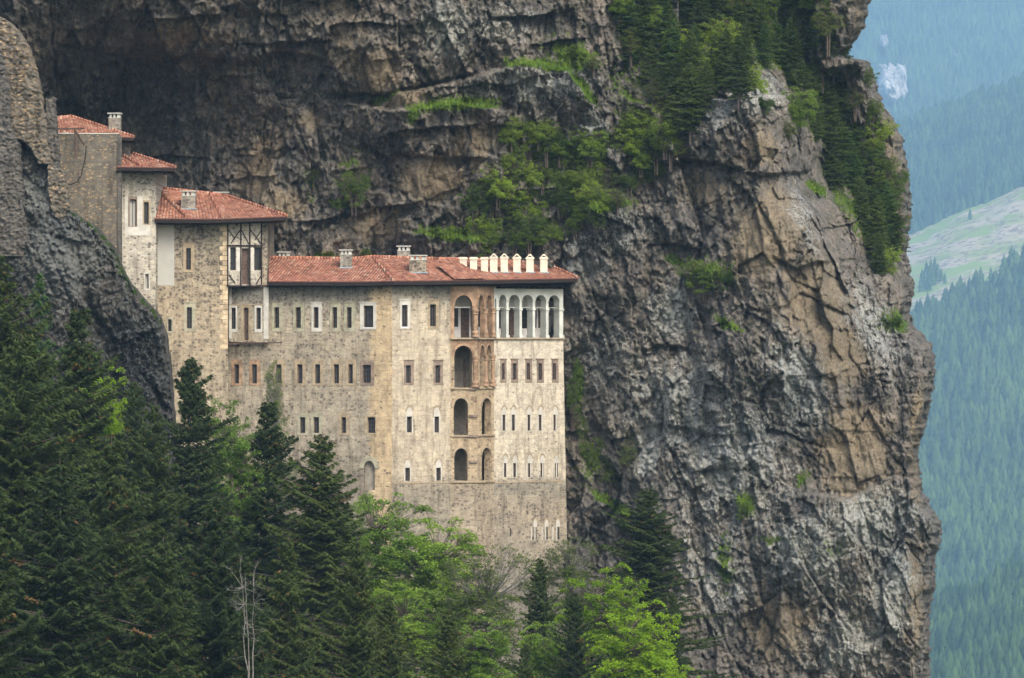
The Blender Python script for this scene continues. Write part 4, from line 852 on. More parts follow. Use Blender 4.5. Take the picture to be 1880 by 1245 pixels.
orl += 2.5 * np.exp(-((OX - 120 - .12 * (OY - 500)) / 70) ** 2) * smooth(380, 520, OY) - 1.4 * np.exp(-((OX - 165 - .3 * (OY - 560)) / 14) ** 2) * smooth(430, 520, OY)
ODD = OD - orl * .8 + .06 * np.maximum(OX - 60, 0) * .3 + np.where(op_ > 0, .05 * op_ + .15 * np.maximum(op_ - 12, 0), 0) + np.maximum(0, (OE[4, 0] - OY)) * .02
om = np.zeros((*OX.shape, 4)); om[..., 1] = .35 + np.maximum.reduce([.9 * ell(OX, OY, 70, 340, 40, 50), .6 * ell(OX, OY, 120, 480, 60, 90), .5 * ell(OX, OY, 60, 450, 60, 60)])
om[..., 2] = .25 + np.maximum(.55 * ell(OX, OY, 240, 640, 80, 130), .5 * ell(OX, OY, 150, 420, 60, 30)); om[..., 3] = np.maximum.reduce([(.55 + 1.2 * fbm(OX / 9, OY / 9, 3, 205)) * smooth(13, 3, np.abs(OX - oe + 7)) * (OY > 380) * (OY < 600), .8 * ell(OX, OY, 132, 305, 14, 16), .5 * ell(OX, OY, 42, 415, 10, 16)])
om[..., 0] = .5 * ell(OX, OY, 75, 285, 20, 20)
ny, nx = OX.shape; ix_ = np.arange(nx * ny).reshape(ny, nx)
outc = np_mesh('rock_outcrop', np.stack([(OXX - CX) * ODD / F, ODD, (CY - OY) * ODD / F], -1), np.stack([ix_[1:, :-1].ravel(), ix_[1:, 1:].ravel(), ix_[:-1, 1:].ravel(), ix_[:-1, :-1].ravel()], 1), M['greyrock'], attrs={'mask': om})
tag(outc, kind='structure')
def ruin(name, pts, D, thick, mat, label):
    """irregular slab of masonry: outline in photo columns/rows at distance D, its front broken up, with real thickness"""
    xs = [p[0] for p in pts]; ys = [p[1] for p in pts]; st = 2.0
    gxx = np.arange(min(xs) - st, max(xs) + st, st); gyy = np.arange(min(ys) - st, max(ys) + st, st); X_, Y_ = np.meshgrid(gxx, gyy)
    Xj = X_ + 1.8 * vnoise(X_ / 5, Y_ / 5, 5); Yj = Y_ + 1.8 * vnoise(X_ / 5, Y_ / 5, 6)
    ins = np.zeros(X_.shape, bool); j = len(pts) - 1
    for i in range(len(pts)):
        c = ((ys[i] > Y_) != (ys[j] > Y_)) & (X_ < (xs[j] - xs[i]) * (Y_ - ys[i]) / (ys[j] - ys[i] + 1e-9) + xs[i]); ins ^= c; j = i
    d = D - .12 * facets(X_ / 26, Y_ / 20, 15, 1.2) - .14 * facets(X_ / 6, Y_ / 4, 19, 1.3)
    W_ = np.stack([(Xj - CX) * d / F, d, (CY - Yj) * d / F], -1); B_ = W_ + np.array([0, thick, 0])
    v = []; f = []; m_ = {}
    def vid(i, j_, b):
        k = (i, j_, b)
        if k not in m_: m_[k] = len(v); v.append((B_ if b else W_)[i, j_])
        return m_[k]
    H_, Wd = ins.shape; cell = lambda i, j_: 0 <= i < H_ - 1 and 0 <= j_ < Wd - 1 and ins[i, j_]
    for i in range(H_ - 1):
        for j_ in range(Wd - 1):
            if not ins[i, j_]: continue
            f.append([vid(i + 1, j_, 0), vid(i + 1, j_ + 1, 0), vid(i, j_ + 1, 0), vid(i, j_, 0)])
            for (a, b, di, dj) in (((0, 0), (0, 1), -1, 0), ((1, 0), (1, 1), 1, 0), ((0, 0), (1, 0), 0, -1), ((0, 1), (1, 1), 0, 1)):
                if not cell(i + di, j_ + dj): f.append([vid(i + a[0], j_ + a[1], 0), vid(i + b[0], j_ + b[1], 0), vid(i + b[0], j_ + b[1], 1), vid(i + a[0], j_ + a[1], 1)])
    v = np.array(v); o = np_mesh(name, v, f, M[mat], uv=np.stack([v[:, 0] + .6 * v[:, 1], v[:, 2]], 1)); tag(o, label, 'wall'); return o
ruin('ruined_wall', [(-30, 20), (5, 32), (28, 52), (46, 80), (58, 118), (70, 170), (80, 215), (84, 262), (92, 300), (72, 300), (55, 270), (40, 255), (15, 250), (8, 180), (-30, 170)], 241.0, 2.5, 'stack', 'tall jagged yellow stone ruin rising at the far left edge')
ruin('ruined_wall', [(-40, 60), (-2, 88), (10, 150), (16, 235), (30, 262), (34, 330), (40, 380), (52, 440), (40, 470), (-40, 470)], 239.6, 2.0, 'greystack', 'grey weathered stone ruin standing before the jagged yellow one')
ruin('wall_stump', [(82, 180), (96, 176), (99, 215), (105, 290), (108, 350), (92, 372), (86, 300), (84, 240)], 242.0, 1.6, 'greystack', 'slim grey wall stump between the yellow ruin and the upper house')
ruin('broken_parapet', [(88, 300), (116, 312), (119, 345), (124, 380), (112, 408), (95, 390), (88, 350)], 240.6, 1.5, 'stack', 'broken piece of yellow stone wall on top of the grey outcrop')

# ================================================================== the ground and the far slopes
def terrain(name, cols, rows, mat, rough=0, seed=0, sub=8):
    """rows: (D, photo row at column 1700, slope of the row along the columns)"""
    cx = np.linspace(cols[0], cols[-1], cols_n := 90); r = np.array(rows, float); t = np.linspace(0, len(r) - 1, (len(r) - 1) * sub + 1)
    D_ = np.interp(t, np.arange(len(r)), r[:, 0])[:, None] + 0 * cx[None]; k = np.interp(t, np.arange(len(r)), r[:, 2])[:, None]
    py = np.interp(t, np.arange(len(r)), r[:, 1])[:, None] + k * (cx[None] - 1700)
    py = py + rough * fbm(cx[None] / 90 + 0 * py, t[:, None] / 2.5 + 0 * py, 4, seed)
    V = np.stack([(cx[None] - CX) * D_ / F, D_, (CY - py) * D_ / F], -1); n_, m_ = D_.shape; ii = np.arange(n_ * m_).reshape(n_, m_)
    o = np_mesh(name, V, np.stack([ii[:-1, :-1].ravel(), ii[:-1, 1:].ravel(), ii[1:, 1:].ravel(), ii[1:, :-1].ravel()], 1), mat, smooth_=True)
    tag(o, kind='structure')
    def at(px, s):   # s in row units
        D = np.interp(s, np.arange(len(r)), r[:, 0]); p = np.interp(s, np.arange(len(r)), r[:, 1]) + np.interp(s, np.arange(len(r)), r[:, 2]) * (px - 1700) + rough * fbm(px / 90, s / 2.5 + 0 * px, 4, seed)
        return np.stack([(px - CX) * D / F, D, (CY - p) * D / F], -1), p
    return o, at
m = NT('forest_floor', .95); m.color(m.mix(m.rng(m.noise(m.geo(), .03, 5), .35, .65), (.015, .035, .015), (.035, .06, .02))); M['floor'] = m.mat
m = NT('mountain_forest', .95); g = m.geo(); f1 = m.noise(m.mapping(g, (1, 1, .7)), .055, 5, .7); f2 = m.noise(g, .006, 4)
m.color(m.mix(m.rng(m.math('ADD', f1, m.math('MULTIPLY', f2, .3)), .5, .75), (.012, .035, .02), (.05, .085, .035))); m.bump(f1, 1, 12); M['mountain'] = m.mat
m = NT('meadow', .95); g = m.geo(); f1 = m.noise(g, .02, 5, .6); f2 = m.noise(g, .09, 5, .7); f3 = m.vor(m.mapping(g, (1, .5, 1)), .07).outputs['Distance']
c = m.mix(m.rng(f1, .35, .6), (.20, .25, .07), (.36, .31, .22)); c = m.mix(m.math('MULTIPLY', m.rng(f2, .5, .58), .85), c, (.14, .11, .085)); c = m.mix(m.rng(m.noise(g, .012, 3), .5, .58), c, (.18, .25, .06)); m.color(c); M['meadow'] = m.mat
m = NT('bare_rock', .95); g = m.geo(); m.color(m.mix(m.rng(m.noise(g, .03, 5, .7), .4, .6), (.2, .2, .19), (.55, .53, .5))); m.bump(m.noise(g, .05, 5, .7), 1, 20); M['bare'] = m.mat
_, at_low = terrain('forest_slope', (1150, 2250), [(1900, 1480, -.2), (2050, 1300, -.35), (2450, 1150, -.42)], M['floor'], 14, 5)
_, at_mid = terrain('forest_slope', (1150, 2300), [(2500, 1420, -.2), (2900, 1180, -.2), (3300, 960, -.15), (3700, 760, -.1), (4050, 588, -.5)], M['floor'], 16, 7)
_, at_mea = terrain('meadow_slope', (1150, 2300), [(4050, 640, -.2), (4400, 540, -.2), (4700, 445, -.42), (4800, 415, -.42)], M['meadow'], 10, 9)
_, at_rid = terrain('forest_slope', (1150, 2300), [(4790, 432, -.42), (5000, 350, -.42), (5250, 270, -.40), (5500, 232, -.40)], M['floor'], 14, 13)
_, at_far = terrain('mountain_slope', (900, 2600), [(5900, 480, 0), (6500, 260, 0), (7200, 40, .05), (7900, -190, .1), (8400, -330, .1)], M['mountain'], 30, 15)
# bare white crag on the far mountain
yy, xx = np.meshgrid(np.linspace(-1, 1, 60), np.linspace(-1, 1, 50), indexing='ij')
def crag(cx, cy, rx, ry, D, seed):
    q = fbm(xx * 2.2 + seed, yy * 2.2, 4, seed); px = cx + rx * (xx + .25 * q) * (1.15 - .4 * np.abs(yy)); py = cy + ry * (yy + .2 * fbm(xx * 3, yy + seed, 3, seed + 2))
    prof = np.clip(1 - np.abs(xx) ** 2.2, 0, 1) * np.clip(1 - np.abs(yy) ** 2.5, 0, 1); d = D + 60 - (170 * prof + 16 * fbm(xx * 3, yy * 4, 3, seed + 5)) ; ii = np.arange(xx.size).reshape(xx.shape)
    o = np_mesh('bare_crag', np.stack([(px - CX) * d / F, d, (CY - py) * d / F], -1), np.stack([ii[1:, :-1].ravel(), ii[1:, 1:].ravel(), ii[:-1, 1:].ravel(), ii[:-1, :-1].ravel()], 1), M['bare']); tag(o, kind='structure')
crag(1638, 168, 30, 50, 6780, 3); crag(1612, 185, 18, 34, 6800, 9); crag(1622, 80, 9, 16, 7050, 5); crag(1755, 104, 7, 9, 7020, 8)
# ground sheet: valley bottom and the hillside the trees stand on, reaching the horizon
gxs = np.concatenate([np.linspace(-6000, -200, 12), np.linspace(-160, 160, 90), np.linspace(200, 6000, 16)]); gys = np.concatenate([np.linspace(-60, 90, 12), np.linspace(100, 300, 80), np.linspace(330, 1500, 16), np.linspace(1700, 9800, 16)])
def gz(x, y):
    base = np.interp(y, [-60, 0, 40, 110, 170, 215, 250, 275, 600, 2000, 9800], [1, -2, -14, -38, -37, -32, -26.5, -25, -120, -320, -420])
    right = smooth(20, 60, x) * np.interp(y, [100, 200, 300], [0, -12, -50]); return base + right * smooth(700, 300, y) + 1.6 * fbm(x / 22, y / 22, 4, 21)
gX, gY = np.meshgrid(gxs, gys); gZ = gz(gX, gY); ii = np.arange(gX.size).reshape(gX.shape)
m = NT('ground_cover', .95); g = m.geo(); m.color(m.ramp(m.noise(g, 1.1, 5, .65), [(.3, (.02, .03, .01)), (.5, (.045, .075, .018)), (.7, (.10, .085, .05))])); m.bump(m.noise(g, 3, 4), 1, .4); M['ground'] = m.mat
tag(np_mesh('ground', np.stack([gX, gY, gZ], -1), np.stack([ii[:-1, :-1].ravel(), ii[:-1, 1:].ravel(), ii[1:, 1:].ravel(), ii[1:, :-1].ravel()], 1), M['ground'], smooth_=True), kind='structure')

# ================================================================== trees
def quads_from(c, a, b, taper=.35):
    """c centre, a half-length vector, b half-width vector"""
    v = np.stack([c - a - b * .8, c - a * .2 + b * -1.0 + a * .2, c + a + b * taper, c - a * .6 + b], 1)
    v = np.stack([c - a, c - b, c + a, c + b], 1)
    return v.reshape(-1, 3), np.arange(len(c) * 4).reshape(-1, 4)
def unit(v): return v / (np.linalg.norm(v, axis=-1, keepdims=True) + 1e-9)
def tubes_np(segs, n=4):
    """segs: array (k, 8): p0(3) p1(3) r0 r1 -> verts, quads"""
    s = np.asarray(segs, float); p0, p1, r0, r1 = s[:, :3], s[:, 3:6], s[:, 6], s[:, 7]; d = unit(p1 - p0)
    a = unit(np.cross(d, np.array([.3, .9, .2]))); b = np.cross(d, a); V = []
    for k in range(n):
        w = a * math.cos(6.2832 * k / n) + b * math.sin(6.2832 * k / n); V.append((p0 + w * r0[:, None])); V.append((p1 + w * r1[:, None]))
    V = np.stack(V, 1); base = np.arange(len(s))[:, None] * (2 * n); Q = []
    for k in range(n):
        j = (k + 1) % n; Q.append(np.concatenate([base + 2 * k, base + 2 * j, base + 2 * j + 1, base + 2 * k + 1], 1))
    return V.reshape(-1, 3), np.concatenate(Q)
def conifer_mesh(H, R, seed, dens=48, mat='spruce', sparse=1.0, brown=.02, shape=.85, quad=.20, cut=0.0):
    g = np.random.default_rng(seed); nb = int(H * 17 * sparse); t = np.sort(g.random(nb) ** .9) * .97 + .02
    az = np.arange(nb) * 2.399 + g.random(nb) * .9; L = R * (1 - np.exp(-shape * H * (1 - t) / R)) * (.45 + .75 * g.random(nb)) * (.9 + .25 * np.sin(az * 1 + seed)) * (1 + .22 * np.sin(t * H * 1.9 + seed)) + .12
    L *= np.where(t < .1, .8, 1); dirs = np.stack([np.cos(az), np.sin(az), 0 * az], 1); slope = -.32 + .75 * t ** 2.2 + g.normal(0, .09, nb)
    n_ = np.maximum((L * dens * np.where(t < cut, .25, 1)).astype(int), 6); bi = np.repeat(np.arange(nb), n_); N = len(bi); s = g.random(N) ** .75
    Lb = L[bi][:, None]; d = dirs[bi]; lat = np.stack([-d[:, 1], d[:, 0], 0 * d[:, 0]], 1); side = (g.random(N) * 2 - 1)
    wid = (.42 * (1 - s ** 1.5) + .06)[:, None] * np.minimum(Lb, 1.6) * side[:, None]
    zc = (slope[bi] * s + .16 * s ** 2.5)[:, None] * Lb - .30 * np.abs(wid) - .10 * g.random((N, 1))
    c = np.array([0, 0, 1.]) * (t[bi] * H)[:, None] + d * Lb * s[:, None] + lat * wid + np.array([0, 0, 1.]) * zc
    a = unit(d * .6 + lat * side[:, None] * 1.0 + np.array([0, 0, -.35]) + g.normal(0, .25, (N, 3))) * (quad * (.6 + .7 * g.random(N)))[:, None]
    b = unit(np.cross(a, g.normal(0, .55, (N, 3)) + np.array([0, 0, 1.]))) * (quad * .30 * (.7 + .6 * g.random(N)))[:, None]
    # leader at the top
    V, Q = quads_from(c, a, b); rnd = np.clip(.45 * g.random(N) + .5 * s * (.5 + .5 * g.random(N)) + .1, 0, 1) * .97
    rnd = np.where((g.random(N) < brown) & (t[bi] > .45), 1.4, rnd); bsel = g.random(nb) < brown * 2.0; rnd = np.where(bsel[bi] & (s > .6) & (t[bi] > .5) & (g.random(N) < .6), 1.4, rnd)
    crown = (V, Q, rnd)
    segs = []; zz = np.linspace(-1.5, H, 10); bend = .12 * np.sin(zz / H * 3 + seed)
    for i in range(9): segs.append([bend[i] * 0, 0, zz[i], bend[i + 1] * 0, 0, zz[i + 1], .011 * H * (1 - zz[i] / H) + .02, .011 * H * (1 - zz[i + 1] / H) + .015])
    for i in range(nb):
        p = np.array([0, 0, t[i] * H]); q = p + dirs[i] * L[i] * .8 + np.array([0, 0, (slope[i] * .8 + .08) * L[i]]); segs.append([*p, *q, .012 + .012 * L[i], .008])
    return crown, tubes_np(segs, 4)
def mesh_only(name, V, Q, mat, rnd=None):
    o = np_mesh(name, V, Q, mat, face_rnd=rnd); me = o.data; bpy.data.objects.remove(o); return me
VAR = {}
def variant(key, crown, trunk, cm, tm): VAR[key] = (mesh_only('crown', crown[0], crown[1], M[cm], crown[2]), mesh_only('trunk', trunk[0], trunk[1], M[tm]))
H0 = 38.0
for k, (R, sp, br, sh) in enumerate([(6.4, 1.0, .006, .52), (6.0, 1.05, .012, .46), (5.6, .9, .004, .55), (4.6, 1.1, .008, .46)]):
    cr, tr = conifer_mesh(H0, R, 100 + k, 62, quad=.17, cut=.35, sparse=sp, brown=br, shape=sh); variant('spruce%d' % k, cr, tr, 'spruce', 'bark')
cr, tr = conifer_mesh(H0, 2.8, 140, 34, sparse=.7, brown=.0, shape=.25); variant('thin', cr, tr, 'sprucelight', 'barkpale')
for k in range(3):
    cr, tr = conifer_mesh(7.5, 2.3, 160 + k, 60, sparse=1.6, brown=0, shape=.55, quad=.13); variant('small%d' % k, cr, tr, ('gullyfir', 'sprucelight', 'gullyfir')[k], 'bark')
def deciduous_mesh(H, RX, seed, pads=110, per=190, leaf=.085, trunk_h=.35, flat=.42, pad_r=(.45, 1.0), bare=0.0, lean=0.0, low=.15, trunks=1, tk=1.0):
    g = np.random.default_rng(seed); segs = []; C = []; PR = []
    zc = H * (1 + low) / 2; rz = H * (1 - low) / 2
    lobes = [(g.uniform(-.5, .5) * RX, g.uniform(-.5, .5) * RX, zc + g.uniform(-.55, .7) * rz, g.uniform(.35, .6)) for _ in range(9)]
    while len(C) < pads:
        l = lobes[g.integers(9)]; v = unit(g.normal(0, 1, 3)) * g.uniform(.55, 1) ** .6
        p = np.array([l[0] + v[0] * RX * l[3], l[1] + v[1] * RX * l[3], l[2] + v[2] * rz * l[3] * .8])
        if p[2] < low * H * .8 or p[2] > H: continue
        C.append(p); PR.append(g.uniform(*pad_r) * (1 - .35 * (p[2] / H)))
    C = np.array(C); PR = np.array(PR)
    forks = []
    for tr in range(trunks):
        bx, by = (g.uniform(-.12, .12, 2) * RX * (trunks > 1)); top = np.array([bx * 3 + lean, by * 3, H * .86]); pts = [np.array([bx, by, -1.5])]
        for k in range(1, 9): pts.append(np.array([bx, by, 0]) * (1 - k / 8) + top * (k / 8) + g.normal(0, .05 * RX * .5, 3) * [1, 1, 0] * (k < 8))
        for k in range(8): segs.append([*pts[k], *pts[k + 1], .016 * tk * H * (1 - k / 8.6), .016 * tk * H * (1 - (k + 1) / 8.6)])
        forks += pts[1:8]
    forks = np.array(forks)
    for c, r in zip(C, PR):
        cand = forks[forks[:, 2] < c[2] + .05 * H]; cand = cand if len(cand) else forks[:1]
        f = cand[np.argmin(np.linalg.norm((cand - c) * [1, 1, .55], axis=1))]; mid = (f + c) / 2 + np.array([0, 0, -.06 * np.linalg.norm(c - f)]) + g.normal(0, .12, 3); d = np.linalg.norm(c - f)
        segs.append([*f, *mid, .008 * d + .014, .005 * d + .009]); segs.append([*mid, *c, .005 * d + .009, .005])
        for k in range(6):
            e = c + np.append(g.normal(0, r * .55, 2), g.normal(.1, r * .2)); segs.append([*(mid * .35 + c * .65), *e, .007, .003])
    keep = g.random(pads) >= bare; C = C[keep]; PR = PR[keep]; n = len(C); bi = np.repeat(np.arange(n), (per * (PR / PR.mean()) ** 2).astype(int)); N = len(bi)
    ang = g.random(N) * 6.283; rr = g.random(N) ** .5 * (1 + .3 * np.sin(ang * 3 + bi)); tl = g.normal(0, .25, (n, 2))[bi]; dx = np.cos(ang) * rr; dy = np.sin(ang) * rr
    off = np.stack([dx, dy, -.25 * rr ** 2 + flat * g.normal(0, .45, N) + tl[:, 0] * dx + tl[:, 1] * dy], 1) * PR[bi][:, None]
    c = C[bi] + off; a = unit(g.normal(0, 1, (N, 3)) * [1, 1, .45]) * (leaf * (.6 + .8 * g.random(N)))[:, None]; b = unit(np.cross(a, g.normal(0, .6, (N, 3)) + [0, 0, 1])) * (leaf * .62 * (.7 + .6 * g.random(N)))[:, None]
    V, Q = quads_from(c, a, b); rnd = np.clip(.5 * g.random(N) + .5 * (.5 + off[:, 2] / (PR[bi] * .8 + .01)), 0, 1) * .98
    return (V, Q, rnd), tubes_np(segs, 5)
for key, a, cm, tm in (('spring0', dict(H=15, RX=5.2, seed=1, pads=420, per=85, pad_r=(.35, .8)), 'leaf_spring', 'bark'), ('spring1', dict(H=13, RX=4.2, seed=2, pads=340, per=80, pad_r=(.35, .75)), 'leaf_spring', 'bark'),
    ('yellow', dict(H=13, RX=4.6, seed=3, pads=360, per=70, leaf=.09, pad_r=(.35, .7)), 'leaf_yellow', 'bark'), ('olive', dict(H=14, RX=3.4, seed=4, pads=300, per=60, leaf=.065, bare=.1, tk=.8, pad_r=(.35, .8)), 'leaf_olive', 'barkpale'),
    ('bare', dict(H=9, RX=1.7, seed=5, pads=46, per=9, leaf=.04, trunks=3, pad_r=(.25, .6), tk=.42), 'leaf_olive', 'barkpale'),
    ('bush0', dict(H=5, RX=2.4, seed=6, pads=190, per=60, leaf=.07, pad_r=(.25, .5), low=-.05, trunks=3, flat=.6), 'leaf_ledge', 'bark'), ('bush1', dict(H=5, RX=2.2, seed=7, pads=170, per=60, leaf=.065, pad_r=(.25, .5), low=-.1, trunks=4, flat=.6), 'leaf_bush', 'bark'),
    ('bush2', dict(H=5, RX=2.0, seed=8, pads=140, per=45, leaf=.055, pad_r=(.25, .5), low=-.05, trunks=4, bare=.1), 'leaf_olive', 'bark')):
    cr, tr = deciduous_mesh(**a); variant(key, cr, tr, cm, tm)
HT = {k: 38.0 for k in ('spruce0', 'spruce1', 'spruce2', 'spruce3', 'thin')}; HT.update(small0=7.5, small1=7.5, small2=7.5, spring0=15, spring1=13, yellow=13, olive=14, bare=9, bush0=5, bush1=5, bush2=5)
def plant(name, key, px, py_top, D, H, label, cat='tree', group=None, wide=1.0, rz=None, y=None):
    """a tree whose top shows at (px, py_top) when it stands D metres away and is H tall"""
    top = P(px, py_top, D); t = empty(name, (top.x, top.y, top.z - H), rng.uniform(0, 6.28) if rz is None else rz); s = H / HT[key]; t.scale = (s * wide, s * wide, s)
    for nm, me in zip(('crown', 'trunk'), VAR[key]):
        o = bpy.data.objects.new(nm, me); COL.objects.link(o); o.parent = t
    tag(t, label, cat, group); return t
def plant_g(name, key, px, py_top, D, label, **k):
    top = P(px, py_top, D); H = top.z - float(gz(np.array([top.x]), np.array([top.y]))[0]) + .3; return plant(name, key, px, py_top, D, H, label, **k)
CF = [('spruce0', -8, 462, 186, 'tallest dark spruce cut off by the left edge of the picture', 1.0), ('thin', 72, 492, 214, 'thin pale green young spruce standing before the grey outcrop', .9), ('spruce1', 142, 556, 196, 'broad dark spruce with its tip before the middle of the grey outcrop', 1.05),
  ('spruce3', 348, 646, 205, 'slim pointed spruce with its tip before the foot of the tower house', 1.0), ('spruce0', 285, 735, 199, 'spruce left of the slim pointed one, before the dark foot of the outcrop', .85), ('spruce1', 490, 730, 212, 'spruce with a dense round tip before the long wing below its second window row', 1.15),
  ('spruce0', 592, 792, 203, 'dark spruce right of the round tipped one, reaching the third window row', 1.3), ('spruce2', 40, 610, 175, 'wide dark spruce low in the left corner, second from the edge', 1.1), ('spruce1', 205, 800, 168, 'big dark spruce in the front row below the grey outcrop', 1.0),
  ('spruce0', 395, 905, 170, 'front row spruce below the pale green tree', 1.0), ('spruce2', 110, 840, 160, 'nearest dark spruce filling the lower left corner', 1.1), ('spruce1', 530, 985, 176, 'front row spruce right of the white bare stems', .95), ('spruce0', 655, 985, 182, 'dark spruce at the left foot of the bright green trees', .9),
  ('spruce3', 715, 1085, 186, 'small dark spruce low before the large bright green tree', .9), ('spruce2', 300, 985, 158, 'lowest dark spruce at the bottom edge left of the white stems', 1.1), ('spruce3', 826, 1110, 190, 'small brownish spruce left of the leafless grey tree', 1.0),
  ('spruce1', 965, 1176, 186, 'small brown topped spruce at the bottom edge right of the leafless tree', .75), ('spruce3', 992, 1018, 214, 'narrow spruce with its tip before the lowest slit windows', .95), ('spruce2', 1056, 1082, 205, 'dark spruce left of the yellow green tree at the bottom', .9),
  ('spruce0', 1190, 893, 232, 'large lone dark spruce before the foot of the right hand cliff', 1.7), ('spruce1', 1235, 1085, 226, 'lower dark spruce behind the right side of the yellow green tree', .9), ('spruce3', 440, 800, 218, 'half hidden spruce behind the round tipped one', .8), ('spruce2', -30, 860, 150, 'dark spruce at the very lower left edge', 1.0),
  ('spruce3', 245, 690, 212, 'slim dark spruce behind the second big one, before the outcrop', .8), ('spruce1', 460, 1100, 160, 'low dark spruce tip at the bottom behind the white bare stems', .9)]
for k, px, py, D, lab, w_ in CF: plant_g('spruce_tree', k, px, py, D, lab, group='spruces on the slope below the building', wide=w_)
DC = [('spring0', 685, 866, 226, 14, 'large bright green tree with layered branches before the base of the wing', 1.15), ('spring1', 795, 935, 224, 12, 'bright green tree right of the larger one, below the open arches', 1.1), ('spring0', 745, 1030, 214, 12, 'lower bright green tree with dark slanting limbs', 1.1),
  ('olive', 893, 1000, 212, 12.5, 'sparse grey stemmed tree with little olive foliage', 1.25), ('yellow', 1085, 1015, 222, 11, 'bright yellow green tree below the right corner of the building', 1.0), ('yellow', 1150, 1085, 218, 9.5, 'lower yellow green crown beside the lone spruce', 1.05),
  ('yellow', 1243, 1205, 196, 6, 'small yellow sapling at the bottom edge under the right cliff', .8), ('spring1', 424, 716, 211, 12, 'pale green tree between the slim spruce and the round tipped one', .75), ('yellow', 200, 640, 222, 12, 'yellow green tree half hidden behind the big spruces under the outcrop', .6),
  ('olive', 1040, 985, 228, 9, 'thin olive tree before the foot of the building under the slits', 1.1), ('spring1', 880, 1120, 205, 8, 'low green tree behind the sparse grey stems', 1.2), ('olive', 510, 660, 232, 15, 'thin leafy stem reaching over the second row of windows', .35),
  ('spring1', 1010, 1130, 208, 7.5, 'low green crown between the two narrow spruces', 1.1), ('olive', 690, 1130, 204, 8, 'low olive crown under the lower bright green tree', 1.1), ('spring0', 600, 900, 222, 9, 'green crown behind the reaching dark spruce', .9)]
for k, px, py, D, H, lab, w_ in DC: plant('leafy_tree', k, px, py, D, H, lab, wide=w_)
plant('bare_tree', 'bare', 462, 1005, 158, 6.5, 'white leafless forked stems among the dark spruces', wide=1.0)
# trees and bushes rooted on the cliff
def on_cliff(name, key, px, py_base, H, label, cat, group, wide=1.0, out=.3):
    D = cliff_D(px, py_base) - out; b = P(px, py_base, D)
    if 'bush' in key: b.z -= .2 * H
    plant(name, key, px, CY - (b.z + H) * F / D, D, H, label, cat, group, wide)
g = np.random.default_rng(5)
pts = []
def inpoly(x, y, poly):
    c = False; j = len(poly) - 1
    for i in range(len(poly)):
        if ((poly[i][1] > y) != (poly[j][1] > y)) and x < (poly[j][0] - poly[i][0]) * (y - poly[i][1]) / (poly[j][1] - poly[i][1]) + poly[i][0]: c = not c
        j = i
    return c
poly1 = [(1140, 20), (1150, 90), (1195, 160), (1215, 235), (1290, 235), (1330, 165), (1420, 150), (1480, 215), (1515, 330), (1560, 400), (1600, 470), (1625, 500), (1650, 440), (1600, 330), (1570, 230), (1540, 130), (1520, 30), (1540, -60), (1130, -60)]
tries = 0
while len(pts) < 95 and tries < 20000:
    tries += 1; x = g.uniform(1130, 1660); y = g.uniform(-60, 510)
    if inpoly(x, y, poly1) and all(math.hypot((x - a) * 1.5, y - b) > 27 for a, b in pts): pts.append((x, y))
for x, y in sorted(pts, key=lambda p: p[1]):
    k = ['small0', 'small2', 'small0', 'small1', 'small2'][g.integers(5)]; H = g.uniform(2.6, 4.6)
    on_cliff('conifer', k, x, y + 20, H, 'dark conifer in the dense wood filling the gully at the cliff top', 'tree', 'conifers in the wooded gully', g.uniform(.9, 1.3))
for x, y in ((1590, 140), (1600, 200), (1615, 250), (1632, 300), (1640, 350), (1625, 390), (1645, 330), (1640, 440), (1600, 280), (1585, 235), (1655, 400), (1630, 480), (1618, 330), (1570, 180)):
    on_cliff('leafy_bush', ['bush0', 'bush2', 'bush1'][g.integers(3)], x, y + 15, g.uniform(1.4, 2.5), 'green bush on the sunlit rim of the cliff beside the gully', 'bush', 'bushes on the rim of the cliff')
poly2 = [(935, 200), (1000, 225), (1100, 235), (1180, 215), (1240, 240), (1245, 290), (1160, 335), (1135, 385), (1040, 415), (960, 440), (880, 435), (865, 350), (930, 300)]
pts = []; tries = 0
while len(pts) < 66 and tries < 20000:
    tries += 1; x = g.uniform(860, 1250); y = g.uniform(195, 440)
    if inpoly(x, y, poly2) and all(math.hypot((x - a) * .9, y - b) > 20 for a, b in pts): pts.append((x, y))
for x, y in sorted(pts, key=lambda p: p[1]):
    on_cliff('leafy_bush', ['bush0', 'bush0', 'bush2', 'bush1'][g.integers(4)], x, y + 22, g.uniform(1.2, 2.5), 'green bush of the thicket on the ledges above the white chimneys', 'bush', 'bushes of the ledge thicket', 1.2, .35)
pts = []; tries = 0
while len(pts) < 22 and tries < 20000:
    tries += 1; x = g.uniform(1135, 1560); y = g.uniform(-20, 220)
    if inpoly(x, y, poly1) and all(math.hypot(x - a, y - b) > 45 for a, b in pts): pts.append((x, y))
for x, y in pts: on_cliff('leafy_bush', ['bush0', 'bush2'][g.integers(2)], x, y + 20, g.uniform(1.8, 3.2), 'light green leafy tree between the conifers of the wooded gully', 'bush', 'leafy trees in the wooded gully', 1.0, .9)
